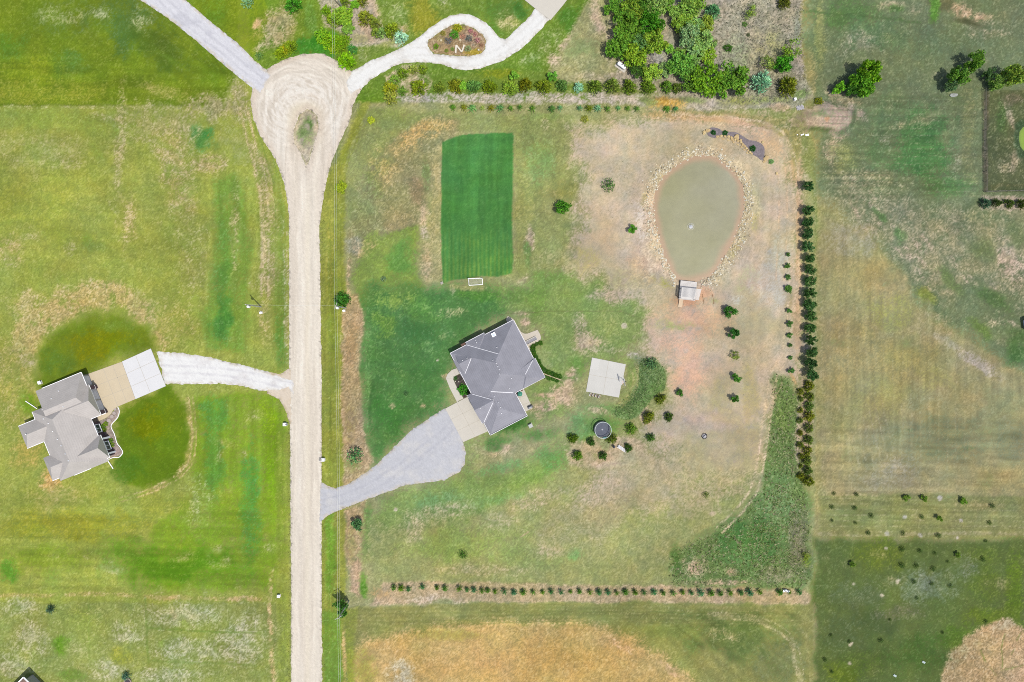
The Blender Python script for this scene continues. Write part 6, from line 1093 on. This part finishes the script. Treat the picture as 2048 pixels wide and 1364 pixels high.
# ---- patio furniture
ux, uy = g(1040, 788, 2.3); um = thing('parasol', 'teal green parasol over a table on the rear patio', 'parasol', (ux, uy, .09))
vs = [(0,0,2.35)]+[(.62*math.cos(k*math.pi/4), .62*math.sin(k*math.pi/4), 2.05) for k in range(8)]
MB().add(vs, [(0,k+1,(k+1) % 8+1) for k in range(8)]+[tuple(range(8,0,-1))]).build('canopy', mat('teal_canvas', C(62,150,128), .8, 2, .12), um); MB().tube([(0,0,0),(0,0,2.4)], .03, 6).build('pole', STL, um); MB().lathe([(.06,2.34),(.08,2.4),(.03,2.46)], 8).build('finial', WHITE2, um)
tb = thing('patio_table', 'dark round table under the teal parasol', 'table', (ux-.1, uy, .09)); MB().lathe([(.5,.7),(.52,.72),(.5,.74)], 18).build('top', mat('dark_iron', (.05,.05,.055)), tb)
for k in range(4): MB().tube([(.35*math.cos(k*1.57+.8), .35*math.sin(k*1.57+.8), 0), (.2*math.cos(k*1.57+.8), .2*math.sin(k*1.57+.8), .7)], .025, 5).build('leg', mat('dark_iron', (.05,.05,.055)), tb)
def chair(px, py, rz, col, lab):
    t = thing('patio_chair', lab, 'chair', (*g(px, py), .09), rz); m = mat('chair_'+str(col), C(*col), .7)
    MB().box(-.27,.27,-.27,.27,.42,.48).build('seat', m, t); MB().box(-.27,.27,.24,.3,.482,1.0).build('backrest', m, t)
    for x in (-.23,.23):
        for y in (-.23,.23): MB().box(x-.025,x+.025,y-.025,y+.025,0,.418).build('leg', mat('dark_iron', (.05,.05,.055)), t)
        MB().box(x-.03,x+.03,-.22,.22,.62,.66).build('armrest', m, t)
chair(1035,790.5,1.9,(84,62,66),'dark chair left of the teal parasol'); chair(1032.5,785.5,2.6,(128,96,92),'brown chair nearest the house wall on the rear patio'); chair(1036.5,779.5,-.4,(150,140,134),'grey chair above the teal parasol')
t = thing('barrel_planter', 'brown round barrel planter at the top corner of the rear patio', 'planter', (*g(1043.5,779), .09)); MB().lathe([(.26,0),(.36,.3),(.34,.62),(.28,.62)], 14).build('barrel', mat('barrel_wood', C(128,104,92), .9, 6, .2), t); MB().lathe([(.27,.5),(.27,.56),(.1,.58)], 12).build('soil', mat('soil', C(160,140,124)), t)
t = thing('patio_grill', 'dark barbecue cart at the lower corner of the rear patio', 'grill', (*g(1060,814), .09), math.radians(27)); MB().box(-.55,.55,-.28,.28,.1,.85).build('cabinet', mat('grill_blue', C(92,98,118), .5), t); MB().tube([(-.4,0,.95),(.4,0,.95)], .24, 10).build('hood', mat('grill_hood', C(176,180,190), .4), t); MB().box(.42,.8,-.26,.26,.852,.9).build('side_shelf', mat('black_steel', (.03,.03,.03)), t)
t = thing('air_conditioner', 'grey air conditioning unit on the lawn south-east of the grey-roofed house', 'air conditioner', (*g(1061,851), 0), .5); MB().box(-.45,.45,-.45,.45,.08,.85).build('casing', mat('ac_grey', C(196,202,200), .6), t); MB().ring(.3,.88,.06,.05,20).build('fan_grille', STL, t); MB().box(-.55,.55,-.55,.55,-.03,.078).build('pad', CG, t)
tmb = MB().bar((0,0,.15), (g(1122.5,760)[0]-g(1085,746.5)[0], g(1122.5,760)[1]-g(1085,746.5)[1], .15), .22, .3).build('timber_border', mat('tan_timber', C(216,196,166), .9, 5, .12)); tmb.location = (*g(1085,746.5), 0); tag(tmb, 'straight tan timber border through the curved hedge east of the grey-roofed house', 'timber edging')
for i, (x, y) in enumerate([(923.5,751.5),(910.5,762.5),(917.5,763.5),(930.5,773),(934,790.5)]):
    o = link('bed_stone', SM[2]); o.location = (*g(x, y), .12); o.scale = (.17,.16,.14); tag(o, f'{ORD[i]} white rock from the top in the mulch bed beside the front walk', 'rock', 'white rocks of the front bed')
# ---- bench, kettle grill, fire pit
b0 = g(1243, 896.5); bn = thing('bench', 'long white slatted bench between two conifers below the trampoline', 'bench', (*b0, 0), math.radians(-33))
for k in range(4): MB().box(-1.25+.2*(k % 2), 1.25-.15*k, -.36+k*.2, -.24+k*.2, .45, .5).build('slat', WHITE, bn)
for x in (-1.0, 1.0): MB().box(x-.05, x+.05, -.34, .34, 0, .448).build('leg', DKW, bn)
kt = thing('kettle_grill', 'black kettle grill at the left end of the white bench', 'grill', (*g(1227, 892.5), 0))
MB().lathe([(.1,.5),(.3,.58),(.36,.75),(.3,.92),(.12,1.02),(.04,1.04)], 14).build('kettle', mat('gloss_black', (.015,.015,.02), .25, 2, .1, 0, .6), kt, True); MB().box(-.06,.06,-.02,.02,1.04,1.1).build('handle', WHITE2, kt)
for k in range(3): MB().tube([(.14*math.cos(k*2.1),.14*math.sin(k*2.1),.55),(.34*math.cos(k*2.1),.34*math.sin(k*2.1),0)], .02, 5).build('leg', STL, kt)
fp = thing('fire_pit', 'round fire pit of dark stones with pale ash on the bare lawn', 'fire pit', (*g(1408.5, 872), 0))
for k in range(11):
    a = k*2*math.pi/11; o = link('stone', SM[3], fp, (.62*math.cos(a), .62*math.sin(a), .12)); o.scale = (.2,.16,.17); o.rotation_euler = (0,0,a); o.data = SM[3]
DST = stone_mesh(77, .8); DST.materials.append(mat('charred_stone', C(92,88,98), .95, 5, .3))
for o in fp.children: o.data = DST
MB().lathe([(.55,-.02),(.5,.04),(.2,.1),(.05,.11)], 12).build('ash', mat('ash', C(206,206,216), .95, 6, .3), fp)
for k in range(4): MB().bar((-.4+.1*k,-.3+.2*k,.12),(.3-.15*k,.35-.1*k,.18),.09).build('log', mat('charred_log', (.03,.03,.035)), fp)
# ---- two white chairs in the hedge, slats, boards, rocks
def adirondack(px, py, rz, lab):
    t = thing('garden_chair', lab, 'chair', (*g(px, py), 0), rz)
    for k in range(4): MB().box(-.3+k*.155,-.17+k*.155,.18,.26,.35,1.05).build('back_slat', WHITE2, t)
    MB().box(-.32,.32,-.3,.2,.3,.36).build('seat', WHITE2, t)
    for x in (-.32,.32): MB().box(x-.04,x+.04,-.34,-.24,0,.55).build('leg', WHITE2, t); MB().box(x-.07,x+.07,-.35,.3,.552,.6).build('armrest', WHITE2, t); MB().box(x-.04,x+.04,.2,.28,0,.55).build('leg', WHITE2, t)
adirondack(1568,1180,.2,'left white slatted garden chair in the south hedge row'); adirondack(1573.5,1181,-.3,'right white slatted garden chair in the south hedge row')
sl_ = thing('slat_pile', 'pile of pale slats left of the bare soil mound', 'timber', (*g(1600.5, 215.5), hz(1600.5, 215.5)), math.radians(10))
for k in range(9): MB().bar((-.85+k*.21,-.6+random.uniform(-.15,.1),.12+.02*(k % 3)),(-.95+k*.21,.55+random.uniform(-.15,.2),.16),.13,.06).build('slat', mat('lilac_white', C(226,222,230), .8), sl_)
for x, y, w, l, rz, lab in [(1604,269.5,.75,.28,.3,'long white board at the foot of the soil mound'),(1614,270,.85,.45,.15,'broad white board at the foot of the soil mound'),(1594.5,269.5,.25,.2,0,'small white scrap left of the white boards'),(1789.5,1351,.8,.5,-.5,'pale tarpaulin scrap at the bottom of the south-east field'),(1847,1324,.8,.5,-.5,'bluish tarpaulin scrap in the dark south-east grass')]:
    m = MB(); m.box(-w/2,w/2,-l/2,l/2,.06,.12); m.box(-w/2,-w/2+.1,-l/2,l/2,.0,.058); m.box(w/2-.1,w/2,-l/2,l/2,0,.058); o = m.build('board', WHITE2 if x < 1700 else mat('tarp', C(186,204,206), .6)); o.location = (*g(x, y), hz(x, y)+.03); o.rotation_euler = (.12, 0, rz); tag(o, lab, 'board')
rk = link('rock', BM_[0]); rk.data = BM_[0].copy(); rk.data.materials.clear(); rk.data.materials.append(mat('grey_rock', C(176,180,178), .95, 4, .25)); rk.location = (*g(1907,190.5), .15); rk.scale = (1.0,.5,.4); tag(rk, 'flat grey rock below the soft pair of trees', 'rock')
# bare grey tree in the thicket
bt = thing('bare_tree', 'bare grey dead tree in the middle of the thicket', 'tree', (*g(1312,121,2), 0)); m = MB()
def br(p, d, l, r, dep):
    q = p+d*l; m.tube([tuple(p), tuple(q)], [r, r*.6], 5)
    if dep:
        for _ in range(4):
            n = (d+Vector((random.uniform(-1,1), random.uniform(-1,1), random.uniform(-.2,.5)))*.8).normalized(); br(q, n, l*.66, r*.55, dep-1)
br(Vector((0,0,0)), Vector((0,0,1)), 1.8, .14, 4); m.build('branches', mat('grey_bark', C(206,200,190), .95, 5, .15), bt)
# ---- letter N in the island
ln = thing('letter_sign', 'white letter N laid in the garden island', 'letter', (*g(919.5, 98.5), .1)); m = MB()
def nb(a, b, w): m.bar((g(*a)[0]-g(919.5,98.5)[0], g(*a)[1]-g(919.5,98.5)[1], .12), (g(*b)[0]-g(919.5,98.5)[0], g(*b)[1]-g(919.5,98.5)[1], .12), w, .2)
nb((911.5,107),(912.5,91),.38); m.build('stroke', mat('stone_white', C(250,240,224), .8), ln); m = MB(); nb((912.8,91.2),(923.5,104.5),.36); m.build('stroke', MATS['stone_white'], ln).location.z = .004; m = MB(); nb((924.5,104),(928.5,90.5),.36); m.build('stroke', MATS['stone_white'], ln).location.z = .008
for i, (x, y, r) in enumerate([(882,81,3),(930,92,2.6),(957,100,2.4),(947,90,2.6),(920,80,3),(902,60,2.4)]):
    o = link('island_rock', SM[i % 8]); o.location = (*g(x, y), .1); o.scale = (r/8,)*3; tag(o, ['pale rock left of the dark purple plant','pale rock just right of the letter','pale rock at the lower right of the garden island','pale rock under the reddish plants','flat rock at the centre of the garden island','pale rock at the top left of the garden island'][i], 'rock', 'rocks of the garden island')
# ring at the bottom edge
o = thing('stone_ring', 'pale stone ring at the bottom edge beside the blue spruce', 'stone ring', (*g(256,1363), 0)); MB().ring(.8,.15,.25,.3,22).build('ring', mat('ring_stone', C(176,160,150), .9, 5, .2), o); MB().lathe([(.7,-.02),(.7,.03),(.1,.05)], 14).build('fill', mat('ring_fill', C(84,76,84), .95), o)
# ---- paddock fence
fc = thing('paddock_fence', 'weathered post and wire fence round the dark paddock at the right edge', 'fence', (*g(1968, 384), 0)); fx0, fy0 = g(1968, 384)
FPO = mat('fence_post', C(128,122,112), .95, 6, .2)
line1 = [(1965.6+2.4*t, 180+204*t) for t in np.linspace(0, 1, 11)]; line2 = [(1968+132*t, 384-3*t) for t in np.linspace(0, 1, 7)[1:]]
pp = [(g(*p)[0]-fx0, g(*p)[1]-fy0) for p in line1+line2]
for x, y in pp: MB().tube([(x,y,-.1),(x,y,1.35)], .06, 6).build('post', FPO, fc)
for zz in (.4, .8, 1.25):
    for a, b in zip(pp[:-1], pp[1:]): MB().bar((a[0],a[1],zz),(b[0],b[1],zz),.03,.04).build('rail', mat('fence_wire', C(150,146,138), .7), fc)
# ---- small concrete end-posts along north drive
# ================================================================== UNCOUNTABLE GROWTH
def tufts(name, sampler, n, hgt0, spread, cols, label, cat, bl=5):
    x, y = sampler(n); zz = hgt(x, y); n = len(x)
    X = (x-1024)/8; Y = (682-y)/8
    base = np.repeat(np.stack([X, Y, zz-.02], 1), bl, 0); N = n*bl
    a = RNG.random(N)*2*np.pi; l = RNG.uniform(.5, 1.2, N)*np.repeat(RNG.uniform(.6, 1.3, n), bl)*hgt0; sp = RNG.uniform(.2, 1, N)*spread
    tip = base+np.stack([np.cos(a)*sp, np.sin(a)*sp, l], 1); w = np.stack([-np.sin(a), np.cos(a), np.zeros(N)], 1)*(l*.22)[:, None]
    co = np.stack([base-w, base+w, tip], 1).reshape(-1, 3)
    cc = np.array([C(*c) for c in cols], np.float32)[RNG.integers(0, len(cols), n)]; cc = cc*RNG.uniform(.6, 1.45, (n, 1)).astype(np.float32)
    me = np_mesh(name, co, np.arange(3*N).reshape(N, 3), np.repeat(np.repeat(cc, bl, 0), 3, 0), False); me.materials.append(TUFT)
    tag(link(name, me), label, cat, None, 'stuff')
TUFT = attr_mat('grass_blades', 1., 3., .1, 0, .05)
def inpoly(poly, dens=None):
    p = np.array(poly)
    def f(n):
        x = RNG.uniform(p[:, 0].min(), p[:, 0].max(), n).astype(np.float32); y = RNG.uniform(p[:, 1].min(), p[:, 1].max(), n).astype(np.float32); ok = sdf(x, y, poly)+fbm(x, y, 16, 191, 2)*7 > RNG.uniform(-5, 9, n)
        if dens is not None: ok &= RNG.random(n) < dens(x, y)
        return x[ok], y[ok]
    return f
tufts('tall_grass', inpoly(MEADOW, lambda x, y: .35+.6*sm(-.3, .4, fbm(x, y, 26, 141, 3))), 15000, .3, .5, [(132,154,88),(160,178,112),(102,128,66),(184,194,138),(192,186,150),(146,166,96)], 'tall rough grass filling the curved meadow in the south-east of the lot', 'grass')
tufts('bank_grass', inpoly(BERM), 5500, .22, .34, [(122,156,88),(150,180,110),(96,134,72),(172,192,134)], 'tall rough grass on the bank beside the court', 'grass')
tufts('scrub_growth', inpoly([(1420,0),(1600,0),(1604,60),(1608,150),(1622,190),(1590,205),(1440,210),(1430,150)], lambda x, y: .5+.5*sm(-.2, .4, fbm(x, y, 30, 143, 3))), 5200, .25, .3, [(170,164,146),(150,158,120),(186,178,160),(128,140,110)], 'dry grey scrub between the thicket and the green field', 'scrub')
def ditch(n):
    x = np.concatenate([RNG.normal(578, 2.2, n//3), RNG.normal(645, 2.4, n//3)]); y = RNG.uniform(430, 1364, len(x)); ok = ~(((x < 610) & (y > 735) & (y < 850)) | ((x > 610) & (y > 960) & (y < 1045)))
    return x[ok].astype(np.float32), y[ok].astype(np.float32)
tufts('verge_weeds', ditch, 2600, .16, .14, [(120,132,70),(96,112,60),(150,150,96)], 'ragged weeds along both edges of the gravel road', 'weeds', 4)
def bare(n):
    x = RNG.uniform(1180, 1590, n).astype(np.float32); y = RNG.uniform(240, 960, n).astype(np.float32)
    ok = (RNG.random(n) < sm(.05, .5, fbm(x, y, 60, 151, 3))) & (sdf(x, y, RP) < -2) & (sdf(x, y, BERM) < -3) & (sdf(x, y, MEADOW) < -3) & (sdf(x, y, [(1165,705),(1260,720),(1245,800),(1165,790)]) < 0) & (sdf(x, y, BED) < -2)
    return x[ok], y[ok]
tufts('soil_weeds', bare, 1500, .12, .2, [(120,130,84),(96,112,66),(140,140,100)], 'scattered low weeds on the bare soil round the pond', 'weeds', 6)
def lawnpts(n):
    x = RNG.uniform(-40, 2090, n).astype(np.float32); y = RNG.uniform(-40, 1400, n).astype(np.float32)
    ok = RNG.random(n) < (.12+.88*sm(-.05, .45, fbm(x, y, 90, 181, 3)))
    for P_ in (ROAD, DRIVE_W, DRIVE_C, PATH_NW, LOOP_NE, FIELD, RP, MOUTH_W): ok &= sdf(x, y, P_) < -3
    for P_ in ([(890,810),(980,875),(1090,750),(1020,630),(895,700)], [(40,840),(90,770),(175,735),(300,690),(340,775),(250,810),(225,935),(130,965)], [(1168,710),(1258,726),(1240,800),(1165,787)]): ok &= sdf(x, y, P_) < -2
    return x[ok], y[ok]
tufts('lawn_weeds', lawnpts, 14000, .10, .16, [(84,112,48),(104,132,60),(72,98,48)], 'small dark weeds dotted over the lawns and fields', 'weeds', 4)
def strawpts(n):
    x, y = lawnpts(n); k = (GXs(x, y) > RNG.uniform(.3, 1.0, len(x))); return x[k], y[k]
def GXs(x, y):
    i = np.clip(np.searchsorted(PXA, x), 0, NXg-1); j = np.clip(NYg-1-np.searchsorted(PYA[::-1], y), 0, NYg-1); return RO[j, i]
tufts('straw_litter', strawpts, 60000, .03, .3, [(222,208,176),(206,190,156),(232,222,196)], 'pale dry straw lying in the rough grass and on bare patches', 'straw', 2)
S.render.engine = 'CYCLES'; S.cycles.use_denoising = False; S.cycles.pixel_filter_type = 'BLACKMAN_HARRIS'; S.cycles.filter_width = 1.0
